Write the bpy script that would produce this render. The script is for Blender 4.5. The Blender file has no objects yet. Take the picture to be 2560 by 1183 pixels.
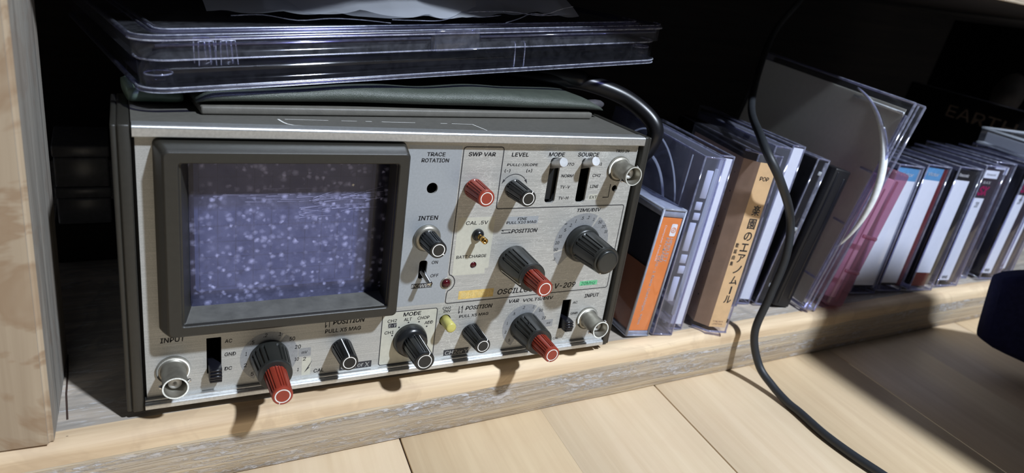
import bpy, bmesh, math, random
from mathutils import Vector, Matrix, Euler, noise
random.seed(7)
K = 0.0012                      # everything below is laid out in units of 1.2 mm
S = bpy.context.scene
COL = S.collection

# ------------------------------------------------------------------ camera, light, exposure
cam = bpy.data.objects.new('camera', bpy.data.cameras.new('camera'))
COL.objects.link(cam)
CAMM = [[0.867672, 0.056748, -0.493888, -0.009537], [-0.476943, 0.375304, -0.794778, -0.299485], [0.140256, 0.925163, 0.352707, 0.24444], [0.0, 0.0, 0.0, 1.0]]
cam.matrix_world = Matrix(CAMM)
cam.data.sensor_width = 36.0
cam.data.sensor_fit = 'HORIZONTAL'
cam.data.lens = 36.0 * 1768.85 / 2560
cam.data.clip_start = 0.005
cam.data.dof.use_dof = True
cam.data.dof.focus_distance = 0.36
cam.data.dof.aperture_fstop = 11.0
S.camera = cam

w = bpy.data.worlds.new('world'); S.world = w; w.use_nodes = True
w.node_tree.nodes['Background'].inputs[0].default_value = (0.42, 0.46, 0.55, 1)
w.node_tree.nodes['Background'].inputs[1].default_value = 0.085

LDIR = Vector((-.27, .60, -.78)).normalized()
ld = bpy.data.lights.new('ceiling_lamp', 'AREA'); ld.shape = 'DISK'; ld.size = 0.085
ld.energy = 42; ld.color = (0.84, 0.93, 1.06)
lo = bpy.data.objects.new('ceiling_lamp', ld); COL.objects.link(lo)
lo.location = Vector((120, 0, 60)) * K - LDIR * 1.75
lo.rotation_euler = LDIR.to_track_quat('-Z', 'Y').to_euler()

S.view_settings.view_transform = 'Standard'
S.view_settings.look = 'None'
S.view_settings.exposure = 0.0
S.view_settings.gamma = 1.0
S.view_settings.use_curve_mapping = False
S.cycles.transparent_max_bounces = 40
S.cycles.max_bounces = 8

# ------------------------------------------------------------------ materials
def lin(c):
    return tuple((x / 12.92 if x <= .04045 else ((x + .055) / 1.055) ** 2.4) for x in c)
def rgb(r, g, b): return lin((r / 255, g / 255, b / 255)) + (1.0,)

class NT:
    def __init__(s, name):
        s.m = bpy.data.materials.new(name); s.m.use_nodes = True
        s.t = s.m.node_tree; s.n = s.t.nodes; s.b = s.n.get('Principled BSDF'); s.out = s.n.get('Material Output')
    def add(s, typ, **kw):
        n = s.n.new(typ)
        for k, v in kw.items(): setattr(n, k, v)
        return n
    def link(s, a, b): s.t.links.new(a, b)
    def coords(s, scale=(1, 1, 1), rot=(0, 0, 0), obj=True):
        tc = s.add('ShaderNodeTexCoord'); mp = s.add('ShaderNodeMapping')
        mp.inputs['Scale'].default_value = scale; mp.inputs['Rotation'].default_value = rot
        s.link(tc.outputs['Object'], mp.inputs[0]); return mp.outputs[0]
    def noise(s, vec, scale=5, detail=4, rough=.55, dist=0):
        n = s.add('ShaderNodeTexNoise'); n.inputs['Scale'].default_value = scale
        n.inputs['Detail'].default_value = detail; n.inputs['Roughness'].default_value = rough
        n.inputs['Distortion'].default_value = dist
        if vec is not None: s.link(vec, n.inputs['Vector'])
        return n.outputs['Fac']
    def ramp(s, fac, stops, interp='LINEAR'):
        r = s.add('ShaderNodeValToRGB'); r.color_ramp.interpolation = interp
        els = r.color_ramp.elements
        while len(els) < len(stops): els.new(.5)
        for e, (p, c) in zip(els, stops):
            e.position = p; e.color = c if len(c) == 4 else tuple(c) + (1,)
        s.link(fac, r.inputs[0]); return r.outputs[0]
    def mix(s, fac, a, b, typ='MIX'):
        n = s.add('ShaderNodeMix', data_type='RGBA', blend_type=typ)
        for sock, v in ((n.inputs[0], fac), (n.inputs[6], a), (n.inputs[7], b)):
            if isinstance(v, (int, float)): sock.default_value = v
            elif isinstance(v, tuple): sock.default_value = v
            else: s.link(v, sock)
        return n.outputs[2]
    def math(s, op, a, b=0.0, clamp=False):
        n = s.add('ShaderNodeMath', operation=op, use_clamp=clamp)
        for sock, v in ((n.inputs[0], a), (n.inputs[1], b)):
            if isinstance(v, (int, float)): sock.default_value = v
            else: s.link(v, sock)
        return n.outputs[0]
    def sep(s, vec):
        n = s.add('ShaderNodeSeparateXYZ'); s.link(vec, n.inputs[0]); return n.outputs
    def bump(s, h, strength=.3, dist=.0005):
        n = s.add('ShaderNodeBump'); n.inputs['Strength'].default_value = strength; n.inputs['Distance'].default_value = dist
        s.link(h, n.inputs['Height']); s.link(n.outputs[0], s.b.inputs['Normal'])
    def set(s, color=None, rough=None, metal=None, **kw):
        if color is not None:
            if isinstance(color, tuple): s.b.inputs['Base Color'].default_value = color
            else: s.link(color, s.b.inputs['Base Color'])
        if rough is not None:
            if isinstance(rough, (int, float)): s.b.inputs['Roughness'].default_value = rough
            else: s.link(rough, s.b.inputs['Roughness'])
        if metal is not None: s.b.inputs['Metallic'].default_value = metal
        for k, v in kw.items(): s.b.inputs[k].default_value = v
        return s.m

def plain(name, c, rough=.5, metal=0, var=.12, scale=900, bump=0, spec=.5, bscale=None):
    t = NT(name); v = t.coords()
    f = t.noise(v, scale * .35, 5)
    dark = tuple(x * (1 - var) for x in c[:3]) + (1,); lite = tuple(min(1, x * (1 + var)) for x in c[:3]) + (1,)
    t.set(t.ramp(f, [(.3, dark), (.7, lite)]), rough, metal)
    t.b.inputs['Specular IOR Level'].default_value = spec
    if bump: t.bump(t.noise(v, bscale or scale * 2, 3), bump, .0003)
    return t.m

def clear_mat(name, tint=(.90, .90, .96), haze=.03, gloss=.05, edge=.75, rough=.06, hazecol=(.6, .62, .7), mottle=True, trans=0.0):
    t = NT(name)
    tr = t.add('ShaderNodeBsdfTransparent'); tr.inputs[0].default_value = tint + (1,)
    gl = t.add('ShaderNodeBsdfGlossy'); gl.inputs['Roughness'].default_value = rough
    gl.inputs[0].default_value = (.92, .94, 1, 1)
    df = t.add('ShaderNodeBsdfDiffuse'); df.inputs[0].default_value = hazecol + (1,)
    if trans:
        tl = t.add('ShaderNodeBsdfTranslucent'); tl.inputs[0].default_value = hazecol + (1,)
        mx = t.add('ShaderNodeMixShader'); mx.inputs[0].default_value = trans
        t.link(df.outputs[0], mx.inputs[1]); t.link(tl.outputs[0], mx.inputs[2]); df = mx
    lw = t.add('ShaderNodeLayerWeight'); lw.inputs[0].default_value = .5
    fac = t.math('ADD', t.math('MULTIPLY', t.math('POWER', lw.outputs['Facing'], 4.0), edge), gloss, True)
    m1 = t.add('ShaderNodeMixShader'); t.link(fac, m1.inputs[0]); t.link(tr.outputs[0], m1.inputs[1]); t.link(gl.outputs[0], m1.inputs[2])
    m2 = t.add('ShaderNodeMixShader')
    v = t.coords(); hz = t.math('MULTIPLY', t.ramp(t.noise(v, 260, 6, .7), [(.35, (.4, .4, .4)), (.75, (2, 2, 2))]), haze)
    t.link(hz, m2.inputs[0]) if mottle else setattr(m2.inputs[0], 'default_value', haze); t.link(m1.outputs[0], m2.inputs[1]); t.link(df.outputs[0], m2.inputs[2])
    t.link(m2.outputs[0], t.out.inputs[0]); return t.m

M = {}
M['olive'] = plain('olive_plastic', rgb(44, 42, 37), .45, 0, .08, 1200, .12)
M['olive_lit'] = plain('lit_smudged_olive_plastic', rgb(92, 91, 87), .7, 0, .22, 420)  # smudged olive, lightened for lamp light on the bezel's upward inner wall
M['olive_metal'] = plain('olive_painted_metal', rgb(94, 92, 86), .5, 0, .10, 1500, .15)
M['trim'] = plain('satin_aluminium', rgb(205, 206, 205), .32, .75, .10, 2600, .15)
M['black_void'] = plain('black_recess', rgb(10, 10, 11), .7)
M['knob_black'] = plain('black_knob_plastic', rgb(30, 31, 32), .24, 0, .08, 700, 0)
M['knob_grey'] = plain('charcoal_knob_plastic', rgb(42, 43, 41), .30, 0, .08, 700, 0)
M['knob_red'] = plain('brick_red_knob_plastic', rgb(146, 56, 40), .32, 0, .08, 700, 0)
M['white_paint'] = plain('white_paint', rgb(240, 238, 232), .6)
M['ink'] = plain('dark_ink', rgb(48, 48, 52), .6)
M['ink_soft'] = plain('faded_ink', rgb(84, 86, 90), .6)
M['nickel'] = plain('dull_nickel', rgb(158, 154, 143), .42, .8, .14, 900, .1)
M['chrome'] = plain('chrome', rgb(215, 215, 215), .14, 1)
M['lever_metal'] = plain('brushed_lever_metal', rgb(205, 205, 205), .38, .8)
M['gold'] = plain('brass', rgb(200, 160, 90), .25, 1)
M['ptfe'] = plain('white_insulator', rgb(225, 225, 222), .5)
M['yellow'] = plain('yellow_button_plastic', rgb(196, 188, 104), .35)
M['lamp_red'] = plain('dark_red_lens', rgb(70, 14, 22), .15)
M['dial_grey'] = plain('dial_grey_print', rgb(148, 150, 152), .5, .2, .12, 2500)
M['cream'] = plain('cream_print', rgb(198, 197, 183), .5, .15, .05, 1500)
M['zone_grey'] = plain('grey_print_zone', rgb(164, 170, 176), .42, .3, .06, 2500)
M['sticker_yellow'] = plain('faded_yellow_print', rgb(214, 184, 112), .55, 0, .18, 1600)
M['sticker_green'] = plain('faded_green_print', rgb(110, 190, 140), .55, 0, .12, 1600)
M['ink_green'] = plain('green_ink', rgb(82, 168, 124), .6)
M['ink_yellow'] = plain('pale_yellow_ink', rgb(222, 200, 140), .6)
M['slider'] = plain('black_slider_plastic', rgb(22, 22, 28), .25)
M['rubber'] = plain('black_rubber', rgb(24, 24, 26), .8)

def panel_mat():
    t = NT('brushed_silver_panel'); v = t.coords()
    br = t.noise(t.coords((30, 30, 2600)), 1.0, 4, .6)
    gr = t.noise(v, 2600, 3)
    base = t.ramp(t.math('ADD', t.math('MULTIPLY', br, .6), t.math('MULTIPLY', gr, .4)), [(.35, rgb(158, 158, 154)), (.65, rgb(196, 195, 190))])
    vor = t.add('ShaderNodeTexVoronoi', feature='DISTANCE_TO_EDGE'); vor.inputs['Scale'].default_value = 1.0
    nz = t.add('ShaderNodeTexNoise'); nz.inputs['Scale'].default_value = 380; nz.inputs['Detail'].default_value = 3
    vm = t.add('ShaderNodeVectorMath', operation='MULTIPLY_ADD'); t.link(nz.outputs['Color'], vm.inputs[0])
    vm.inputs[1].default_value = (1.2, 1.2, 1.2); t.link(t.coords((130, 130, 560)), vm.inputs[2]); t.link(v, nz.inputs['Vector'])
    t.link(vm.outputs[0], vor.inputs['Vector'])
    cr = t.ramp(vor.outputs['Distance'], [(0.0, (1, 1, 1)), (.055, (0, 0, 0))])
    x = t.sep(v)[0]
    mask = t.math('MULTIPLY', t.ramp(x, [(.117 * 1.2 - .0005, (0, 0, 0)), (.1175 * 1.2, (1, 1, 1))]), t.ramp(t.noise(v, 60, 3), [(.35, (.15, .15, .15)), (.6, (1, 1, 1))]))
    crm = t.math('MULTIPLY', cr, mask)
    col = t.mix(t.math('MULTIPLY', crm, .44), base, rgb(238, 238, 232))
    t.set(col, .42, .25); t.bump(t.math('ADD', crm, t.math('MULTIPLY', br, .4)), .12, .0002)
    return t.m
M['panel'] = panel_mat()

def screen_filter():
    t = NT('dusty_violet_filter'); v = t.coords()
    tr = t.add('ShaderNodeBsdfTransparent'); tr.inputs[0].default_value = (.42, .43, .62, 1)
    df = t.add('ShaderNodeBsdfDiffuse')
    gl = t.add('ShaderNodeBsdfGlossy'); gl.inputs['Roughness'].default_value = .15
    nz = t.add('ShaderNodeTexNoise'); nz.inputs['Scale'].default_value = 620; nz.inputs['Detail'].default_value = 3; t.link(v, nz.inputs['Vector'])
    lay = []
    for sc_, off, lo_ in ((215, 0.0, .30), (275, .37, .42), (360, .81, .52)):
        vm = t.add('ShaderNodeVectorMath', operation='MULTIPLY_ADD'); t.link(nz.outputs['Color'], vm.inputs[0]); vm.inputs[1].default_value = (.0016,) * 3; t.link(v, vm.inputs[2])
        flat = t.add('ShaderNodeVectorMath', operation='MULTIPLY_ADD'); t.link(vm.outputs[0], flat.inputs[0]); flat.inputs[1].default_value = (1, 0, 1.05); flat.inputs[2].default_value = (off, 0, off * .7)
        vor = t.add('ShaderNodeTexVoronoi'); vor.inputs['Scale'].default_value = sc_; t.link(flat.outputs[0], vor.inputs['Vector'])
        sp_ = t.ramp(vor.outputs['Distance'], [(.08, (1, 1, 1)), (.40, (0, 0, 0))])
        am_ = t.ramp(t.sep(vor.outputs['Color'])[0], [(lo_, (0, 0, 0)), (lo_ + .1, (.3, .3, .3)), (1.0, (1, 1, 1))])
        lay.append(t.math('MULTIPLY', sp_, am_))
    spots = t.math('MAXIMUM', lay[0], t.math('MAXIMUM', lay[1], lay[2]))
    fine = t.ramp(t.noise(v, 130, 6, .7), [(.3, (.4, .4, .4)), (.8, (1, 1, 1))])
    # wiping scratches, long across x
    sc = t.ramp(t.noise(t.coords((16, 1, 900), (0, math.radians(9), 0)), 1.0, 3, .6), [(.66, (0, 0, 0)), (.72, (1, 1, 1))])
    xx, _, zz = t.sep(v)
    zone = t.math('MULTIPLY', t.ramp(xx, [(.045, (0, 0, 0)), (.075, (1, 1, 1)), (.094, (1, 1, 1)), (.104, (0, 0, 0))]),
                  t.ramp(zz, [(.084, (0, 0, 0)), (.089, (1, 1, 1)), (.097, (1, 1, 1)), (.101, (0, 0, 0))]))
    scr = t.math('MULTIPLY', t.math('MULTIPLY', sc, zone), .35)
    dust = t.math('ADD', t.math('MULTIPLY', spots, .50), t.math('ADD', t.math('MULTIPLY', t.math('MULTIPLY', fine, t.ramp(xx, [(.019, (.15, .15, .15)), (.028, (1, 1, 1)), (.092, (1, 1, 1)), (.102, (.12, .12, .12))])), .50), scr), True)
    t.link(t.mix(spots, rgb(132, 134, 172), rgb(186, 188, 232)), df.inputs[0])
    m1 = t.add('ShaderNodeMixShader'); t.link(dust, m1.inputs[0]); t.link(tr.outputs[0], m1.inputs[1]); t.link(df.outputs[0], m1.inputs[2])
    m2 = t.add('ShaderNodeMixShader'); m2.inputs[0].default_value = .03; t.link(m1.outputs[0], m2.inputs[1]); t.link(gl.outputs[0], m2.inputs[2])
    t.link(m2.outputs[0], t.out.inputs[0]); return t.m
M['filter'] = screen_filter()
M['phosphor'] = plain('crt_phosphor', rgb(150, 160, 174), .6, 0, .04)
M['crt_surround'] = plain('crt_dark_surround', rgb(30, 28, 48), .4)
M['scratch'] = plain('wiped_scratches', rgb(176, 178, 220), .6)
M['graticule'] = plain('graticule_ink', rgb(116, 124, 138), .6)

def wood(name, light, dark, axis='x', fleck=0.0, knots=0.0, rough=.7, grain=1.0, stain=0.0, bumpk=.4, dcol=None):
    t = NT(name)
    sx = {'x': (10, 260, 260), 'y': (260, 10, 260), 'z': (260, 260, 9)}[axis]
    v = t.coords(); vs = t.coords(tuple(q * grain for q in sx))
    g = t.noise(vs, 1.0, 6, .6, .6)
    g2 = t.noise(t.coords(tuple(q * .22 * grain for q in sx)), 1.0, 3, .5, 1.2)
    f = t.math('ADD', t.math('MULTIPLY', g, .55), t.math('MULTIPLY', g2, .45))
    col = t.ramp(f, [(.36, dark), (.62, light)])
    if stain:
        st = t.ramp(t.noise(v, 15, 4, .6, 1.8), [(.47, (0, 0, 0)), (.53, (1, 1, 1)), (.66, (.45, .45, .45))])
        col = t.mix(t.math('MULTIPLY', st, stain), col, dcol or rgb(120, 88, 62))
    if fleck:
        fl = t.noise(t.coords(tuple((q * 2.2 if q > 50 else q * 11) for q in sx)), 1.0, 5, .7)
        band = t.ramp(t.noise(t.coords(tuple(q * .35 if q > 50 else q * .6 for q in sx)), 1.0, 3), [(.42, (0, 0, 0)), (.58, (1, 1, 1))])
        flm = t.math('MULTIPLY', t.ramp(fl, [(.53, (0, 0, 0)), (.62, (1, 1, 1))]), band)
        col = t.mix(t.math('MULTIPLY', flm, fleck), col, rgb(206, 206, 208))
    t.set(col, rough); t.bump(f, bumpk, .0009); return t.m
M['wood_end'] = wood('pale_post_wood', rgb(176, 158, 134), rgb(150, 131, 108), 'z', 0, 0, .7, .5, .65, .15, rgb(140, 112, 84))
M['wood_side'] = wood('weathered_grey_wood', rgb(160, 154, 144), rgb(112, 107, 100), 'z', .15, 0, .75, 1.4, .2, .4)
M['wood_top'] = wood('weathered_board_top', rgb(196, 182, 166), rgb(146, 138, 128), 'x', .55, 0, .75, .9, .55, .4, rgb(134, 130, 124))
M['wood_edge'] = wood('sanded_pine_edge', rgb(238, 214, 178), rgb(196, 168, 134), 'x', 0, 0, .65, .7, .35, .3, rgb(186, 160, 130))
def sawn_face():
    t = NT('rough_sawn_board_face'); v = t.coords()
    wv = t.noise(t.coords((9, 9, 60)), 1.0, 3, .5)
    z = t.math('ADD', t.sep(v)[2], t.math('MULTIPLY', wv, .006))
    cz = t.add('ShaderNodeCombineXYZ'); t.link(t.math('MULTIPLY', z, 330), cz.inputs[2]); t.link(t.math('MULTIPLY', t.sep(v)[0], 2.0), cz.inputs[0])
    band = t.noise(cz.outputs[0], 1.0, 3, .6)
    fib = t.noise(t.coords((24, 200, 900)), 1.0, 5, .65)
    base = t.ramp(t.math('ADD', t.math('MULTIPLY', band, .6), t.math('MULTIPLY', fib, .4)), [(.36, rgb(158, 144, 126)), (.5, rgb(186, 171, 150)), (.62, rgb(212, 195, 166))])
    fl = t.noise(t.coords((150, 150, 420)), 1.0, 6, .72, .8)
    big = t.noise(t.coords((26, 26, 90)), 1.0, 2)
    rough = t.ramp(band, [(.44, (1, 1, 1)), (.58, (0, 0, 0))])
    flm = t.math('MULTIPLY', t.math('MULTIPLY', t.ramp(fl, [(.46, (0, 0, 0)), (.57, (1, 1, 1))]), rough), t.ramp(big, [(.38, (.1, .1, .1)), (.6, (1, 1, 1))]))
    col = t.mix(t.math('MULTIPLY', flm, .85), base, rgb(214, 214, 218))
    t.set(col, .75); t.bump(t.math('ADD', t.math('MULTIPLY', band, 1.2), t.math('ADD', t.math('MULTIPLY', fib, .5), t.math('MULTIPLY', flm, .5))), .7, .0012); return t.m
M['wood_face'] = sawn_face()
M['wood_dark'] = wood('shade_dark_wood', rgb(44, 37, 33), rgb(26, 22, 20), 'x', 0, 0, .8)  # near-black brown that also paints deep shade on the upper board's underside
M['wood_floor'] = wood('beech_flooring', rgb(226, 204, 172), rgb(214, 190, 156), 'y', 0, 0, .42, .8, .12, .03, rgb(214, 184, 154))
M['wood_floor2'] = wood('beech_flooring_darker', rgb(220, 196, 160), rgb(206, 180, 144), 'y', 0, 0, .42, .8, .12, .03, rgb(206, 176, 144))
M['seam'] = plain('dark_seam', rgb(60, 44, 36), .9)

M['clear'] = clear_mat('clear_styrene', (.93, .93, .97), .006, .02, .55, .05)
M['clear_lip'] = clear_mat('clear_styrene_thick_edge', (.42, .41, .62), .05, .10, .9, .16, (.62, .64, .78))
M['clear_dusty'] = clear_mat('dusty_clear_styrene', (.93, .93, .96), .03, .025, .55, .08)
M['clear_blue'] = clear_mat('bluish_clear_case', (.80, .81, .92), .16, .06, .7, .06, (.50, .52, .64), False, .4)
M['clear_rim'] = clear_mat('bluish_case_rim', (.66, .67, .86), .16, .14, .9, .06, (.66, .68, .84))
M['film'] = clear_mat('plastic_film', (.86, .88, .92), .45, .12, .9, .14, (.84, .88, .95), False, .5)
M['pink'] = clear_mat('pink_clear_case', (.86, .56, .68), .34, .05, .45, .1, (.44, .25, .32), False, .5)
M['smoke'] = clear_mat('grey_clear_cover', (.45, .45, .44), .85, .04, .5, .08, (.86, .86, .79), False, .8)
M['glint_edge'] = clear_mat('moulded_edge_glint', (.75, .77, .88), .26, .14, .6, .2, (.80, .83, .92))  # pale diffuse colour standing in for lamp glints along clear plastic edges
M['frost_label'] = clear_mat('thin_white_label', (.7, .7, .72), .9, .03, .3, .2, (.80, .83, .88), False, .6)
M['ring_white'] = clear_mat('frosted_white_ring', (.8, .83, .86), .95, .06, .3, .2, (.93, .97, 1.0), False, .75)
M['arc_white'] = plain('arc_glint_white', rgb(240, 246, 250), .3)  # white standing for the lamp glint on the arc; top bar shares it
M['card_white'] = plain('white_card', rgb(226, 231, 242), .6, 0, .02)
M['card_cream'] = plain('cream_card', rgb(232, 194, 142), .6, 0, .06, 500)
M['card_brown_shade'] = plain('brown_shade_card', rgb(164, 136, 114), .6, 0, .10, 300)  # tan card with shade put into its brown; small lettering shares it
M['card_orange'] = plain('orange_card', rgb(232, 136, 68), .55, 0, .05, 500)
M['card_rust'] = plain('dark_orange_card', rgb(150, 96, 70), .55, 0, .10, 300)
M['card_red'] = plain('dark_red_card', rgb(96, 22, 24), .5)
M['card_blue'] = plain('light_blue_print', rgb(92, 150, 196), .5)
M['card_black'] = plain('black_card', rgb(24, 23, 26), .45)
M['card_purple'] = plain('plum_black_card', rgb(50, 42, 52), .5)
M['magenta'] = plain('magenta_ink', rgb(190, 36, 104), .5)
M['white_ink'] = plain('white_ink', rgb(236, 236, 236), .6)
M['red_ink'] = plain('red_ink', rgb(190, 50, 45), .6)
M['grey_case'] = plain('light_grey_case_plastic', rgb(150, 156, 172), .35)
M['tape_dark'] = plain('navy_black_tape_shell', rgb(44, 45, 58), .35)
M['disc'] = plain('silver_disc', rgb(150, 152, 158), .25, .6)
M['dim_text'] = plain('pale_brown_ink', rgb(205, 182, 160), .6)
M['moon'] = plain('grey_print', rgb(150, 144, 140), .7, 0, .2, 200)
M['pvc'] = plain('black_cable_pvc', rgb(20, 20, 23), .34, 0, .08, 500)
M['pvc_fore'] = plain('charcoal_cable_rubber', rgb(40, 43, 47), .5, 0, .08, 500)
M['vinyl'] = plain('grey_green_leatherette', rgb(76, 82, 74), .40, 0, .12, 500, .9, .6, 2200)
M['case_floor'] = plain('dark_case_floor', rgb(20, 19, 23), .3)
M['vinyl_edge'] = plain('grey_vinyl_binding', rgb(104, 101, 94), .5, 0, .1, 600, .2)
M['vinyl_green'] = plain('sage_green_vinyl', rgb(104, 122, 104), .4, 0, .1, 400, .3)
M['zip_grey'] = plain('grey_zip_end', rgb(70, 68, 72), .5)
M['smoke_box'] = plain('grey_smoked_plastic', rgb(120, 120, 122), .25)
M['navy'] = plain('navy_cotton', rgb(30, 32, 62), .95, 0, .2, 900, .5, .1)

# ------------------------------------------------------------------ mesh builder
class MB:
    def __init__(s): s.bm = bmesh.new()
    def _take(s, t, m, smooth, mat=None):
        for f in t.faces: f.material_index = m; f.smooth = smooth
        if mat is not None: bmesh.ops.transform(t, matrix=mat, verts=t.verts)
        me = bpy.data.meshes.new('tmp'); t.to_mesh(me); t.free()
        s.bm.from_mesh(me); bpy.data.meshes.remove(me); return s
    def box(s, x0, x1, y0, y1, z0, z1, bev=0, seg=2, m=0, mat=None):
        t = bmesh.new(); bmesh.ops.create_cube(t, size=1)
        for v in t.verts: v.co = Vector(((x0 + x1) / 2 + v.co.x * (x1 - x0), (y0 + y1) / 2 + v.co.y * (y1 - y0), (z0 + z1) / 2 + v.co.z * (z1 - z0)))
        if bev: bmesh.ops.bevel(t, geom=t.edges[:], offset=bev, segments=seg, affect='EDGES', profile=.5)
        return s._take(t, m, bool(bev), mat)
    def rows(s, rows, m=0, smooth=True, cap0=True, cap1=True, closed=True, mat=None):
        t = bmesh.new(); R = [[t.verts.new(p) for p in r] for r in rows]; n = len(rows[0])
        for a, b in zip(R, R[1:]):
            for i in range(n if closed else n - 1):
                j = (i + 1) % n
                t.faces.new((a[i], a[j], b[j], b[i]))
        if cap0 and closed: t.faces.new(R[0][::-1])
        if cap1 and closed: t.faces.new(R[-1])
        bmesh.ops.recalc_face_normals(t, faces=t.faces[:]) if closed else None
        return s._take(t, m, smooth, mat)
    def lathe(s, c, prof, n=40, m=0, smooth=True, d=(0, -1, 0), cap0=True, cap1=True):
        """prof: (radius, height) pairs, height along d from c"""
        d = Vector(d).normalized(); q = Vector((0, 0, 1)).rotation_difference(d).to_matrix(); c = Vector(c)
        rr = [[c + q @ Vector((r * math.cos(2 * math.pi * i / n), r * math.sin(2 * math.pi * i / n), h)) for i in range(n)] for r, h in prof]
        return s.rows(rr, m, smooth, cap0, cap1)
    def tube(s, pts, r, n=14, m=0, sub=8, closed=False):
        P = catmull([Vector(p) for p in pts], sub) if sub else [Vector(p) for p in pts]
        rr = []; up = None
        for i, p in enumerate(P):
            if closed: tan = (P[(i + 1) % len(P)] - P[i - 1]).normalized()
            else: tan = (P[min(i + 1, len(P) - 1)] - P[max(i - 1, 0)]).normalized()
            if up is None: up = tan.orthogonal().normalized()
            up = (up - tan * up.dot(tan)).normalized(); sd = tan.cross(up)
            rad = r(i / (len(P) - 1)) if callable(r) else r
            rr.append([p + (up * math.cos(2 * math.pi * k / n) + sd * math.sin(2 * math.pi * k / n)) * rad for k in range(n)])
        if closed: rr.append(rr[0]); return s.rows(rr, m, True, False, False)
        return s.rows(rr, m, True)
    def poly(s, pts, m=0, smooth=False):
        t = bmesh.new(); t.faces.new([t.verts.new(p) for p in pts]); return s._take(t, m, smooth)
    def ribbon(s, pts, wd, y, m=0, closed=False):
        """flat line on the panel plane: pts in (x, z), drawn at depth y facing -y"""
        n = len(pts); L = []
        for i in range(n):
            a = Vector(pts[i - 1] if (closed or i) else pts[0]); b = Vector(pts[i]); c = Vector(pts[(i + 1) % n] if (closed or i < n - 1) else pts[-1])
            d1 = (b - a).normalized() if (b - a).length > 1e-6 else None; d2 = (c - b).normalized() if (c - b).length > 1e-6 else None
            d = ((d1 or d2) + (d2 or d1)).normalized(); nn = Vector((-d.y, d.x))
            L.append((b + nn * wd / 2, b - nn * wd / 2))
        t = bmesh.new(); V = [(t.verts.new((a.x, y, a.y)), t.verts.new((b.x, y, b.y))) for a, b in L]
        for i in range(n if closed else n - 1):
            j = (i + 1) % n; t.faces.new((V[i][0], V[i][1], V[j][1], V[j][0]))
        return s._take(t, m, False)
    def ring(s, c, r0, r1, n=40, m=0, a0=0, a1=360, y=None):
        """flat annulus sector in the xz plane facing -y"""
        full = abs(a1 - a0) >= 360; k = n
        t = bmesh.new(); A = []
        for i in range(k if full else k + 1):
            a = math.radians(a0 + (a1 - a0) * i / k)
            A.append((t.verts.new((c[0] + r0 * math.cos(a), c[1], c[2] + r0 * math.sin(a))), t.verts.new((c[0] + r1 * math.cos(a), c[1], c[2] + r1 * math.sin(a)))))
        for i in range(k):
            j = (i + 1) % len(A); t.faces.new((A[i][0], A[i][1], A[j][1], A[j][0]))
        return s._take(t, m, False)
    def mesh(s, me, m=0, mat=None):
        t = bmesh.new(); t.from_mesh(me); return s._take(t, m, False, mat)

def catmull(P, sub):
    out = []
    for i in range(len(P) - 1):
        p0, p1, p2, p3 = P[max(i - 1, 0)], P[i], P[i + 1], P[min(i + 2, len(P) - 1)]
        for k in range(sub):
            t = k / sub
            out.append(.5 * ((2 * p1) + (p2 - p0) * t + (2 * p0 - 5 * p1 + 4 * p2 - p3) * t * t + (3 * p1 - p0 - 3 * p2 + p3) * t ** 3))
    out.append(P[-1]); return out

def obj(name, mb, mats, parent=None):
    me = bpy.data.meshes.new(name)
    bmesh.ops.scale(mb.bm, vec=(K, K, K), verts=mb.bm.verts)
    mb.bm.to_mesh(me); mb.bm.free()
    for q in (mats if isinstance(mats, (list, tuple)) else [mats]): me.materials.append(M[q])
    o = bpy.data.objects.new(name, me); COL.objects.link(o)
    if parent: o.parent = parent
    return o
def tag(o, label, cat, group=None):
    o['label'] = label; o['category'] = cat
    if group: o['group'] = group
    return o
def thing(name, label, cat, loc, rot=None, group=None):
    o = bpy.data.objects.new(name, None); COL.objects.link(o); o.empty_display_size = .01
    o.location = Vector(loc) * K
    if rot is not None: o.rotation_euler = rot.to_euler() if isinstance(rot, Matrix) else rot
    return tag(o, label, cat, group)

try:                                    # Blender's own bundled sans; the built-in font otherwise
    FONT = bpy.data.fonts.load(bpy.utils.system_resource('DATAFILES', path='fonts') + '/Inter.woff2')
except Exception:
    FONT = None
_txt = {}
def text_mesh(st):
    if st not in _txt:
        cu = bpy.data.curves.new('t', 'FONT'); cu.body = st
        if FONT and all(ord(q) < 256 for q in st): cu.font = FONT
        cu.size = 1; cu.size = 1; cu.resolution_u = 4
        o = bpy.data.objects.new('t', cu); COL.objects.link(o)
        bpy.context.view_layer.update()
        me = bpy.data.meshes.new_from_object(o.evaluated_get(bpy.context.evaluated_depsgraph_get()))
        bpy.data.objects.remove(o)
        xs = [v.co.x for v in me.vertices]; ys = [v.co.y for v in me.vertices]
        _txt[st] = (me, min(xs), max(xs), min(ys), max(ys))
    return _txt[st]
def text(mb, st, mat, wd, h, m=0, bold=0.0):
    """write st centred at the origin of mat (its x = reading direction, y = up), wd by h"""
    me, x0, x1, y0, y1 = text_mesh(st)
    sx = wd / (x1 - x0); sy = h / (y1 - y0)
    base = mat @ Matrix.Diagonal((sx, sy, 1, 1)) @ Matrix.Translation((-(x0 + x1) / 2, -(y0 + y1) / 2, 0))
    for dx, dy in (((0, 0), (bold, 0), (-bold, 0), (0, bold * .7), (0, -bold * .7)) if bold else ((0, 0),)):
        mb.mesh(me, m, Matrix.Translation((0, 0, 0)) @ mat @ Matrix.Translation((dx, dy, 0)) @ mat.inverted() @ base)
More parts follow.
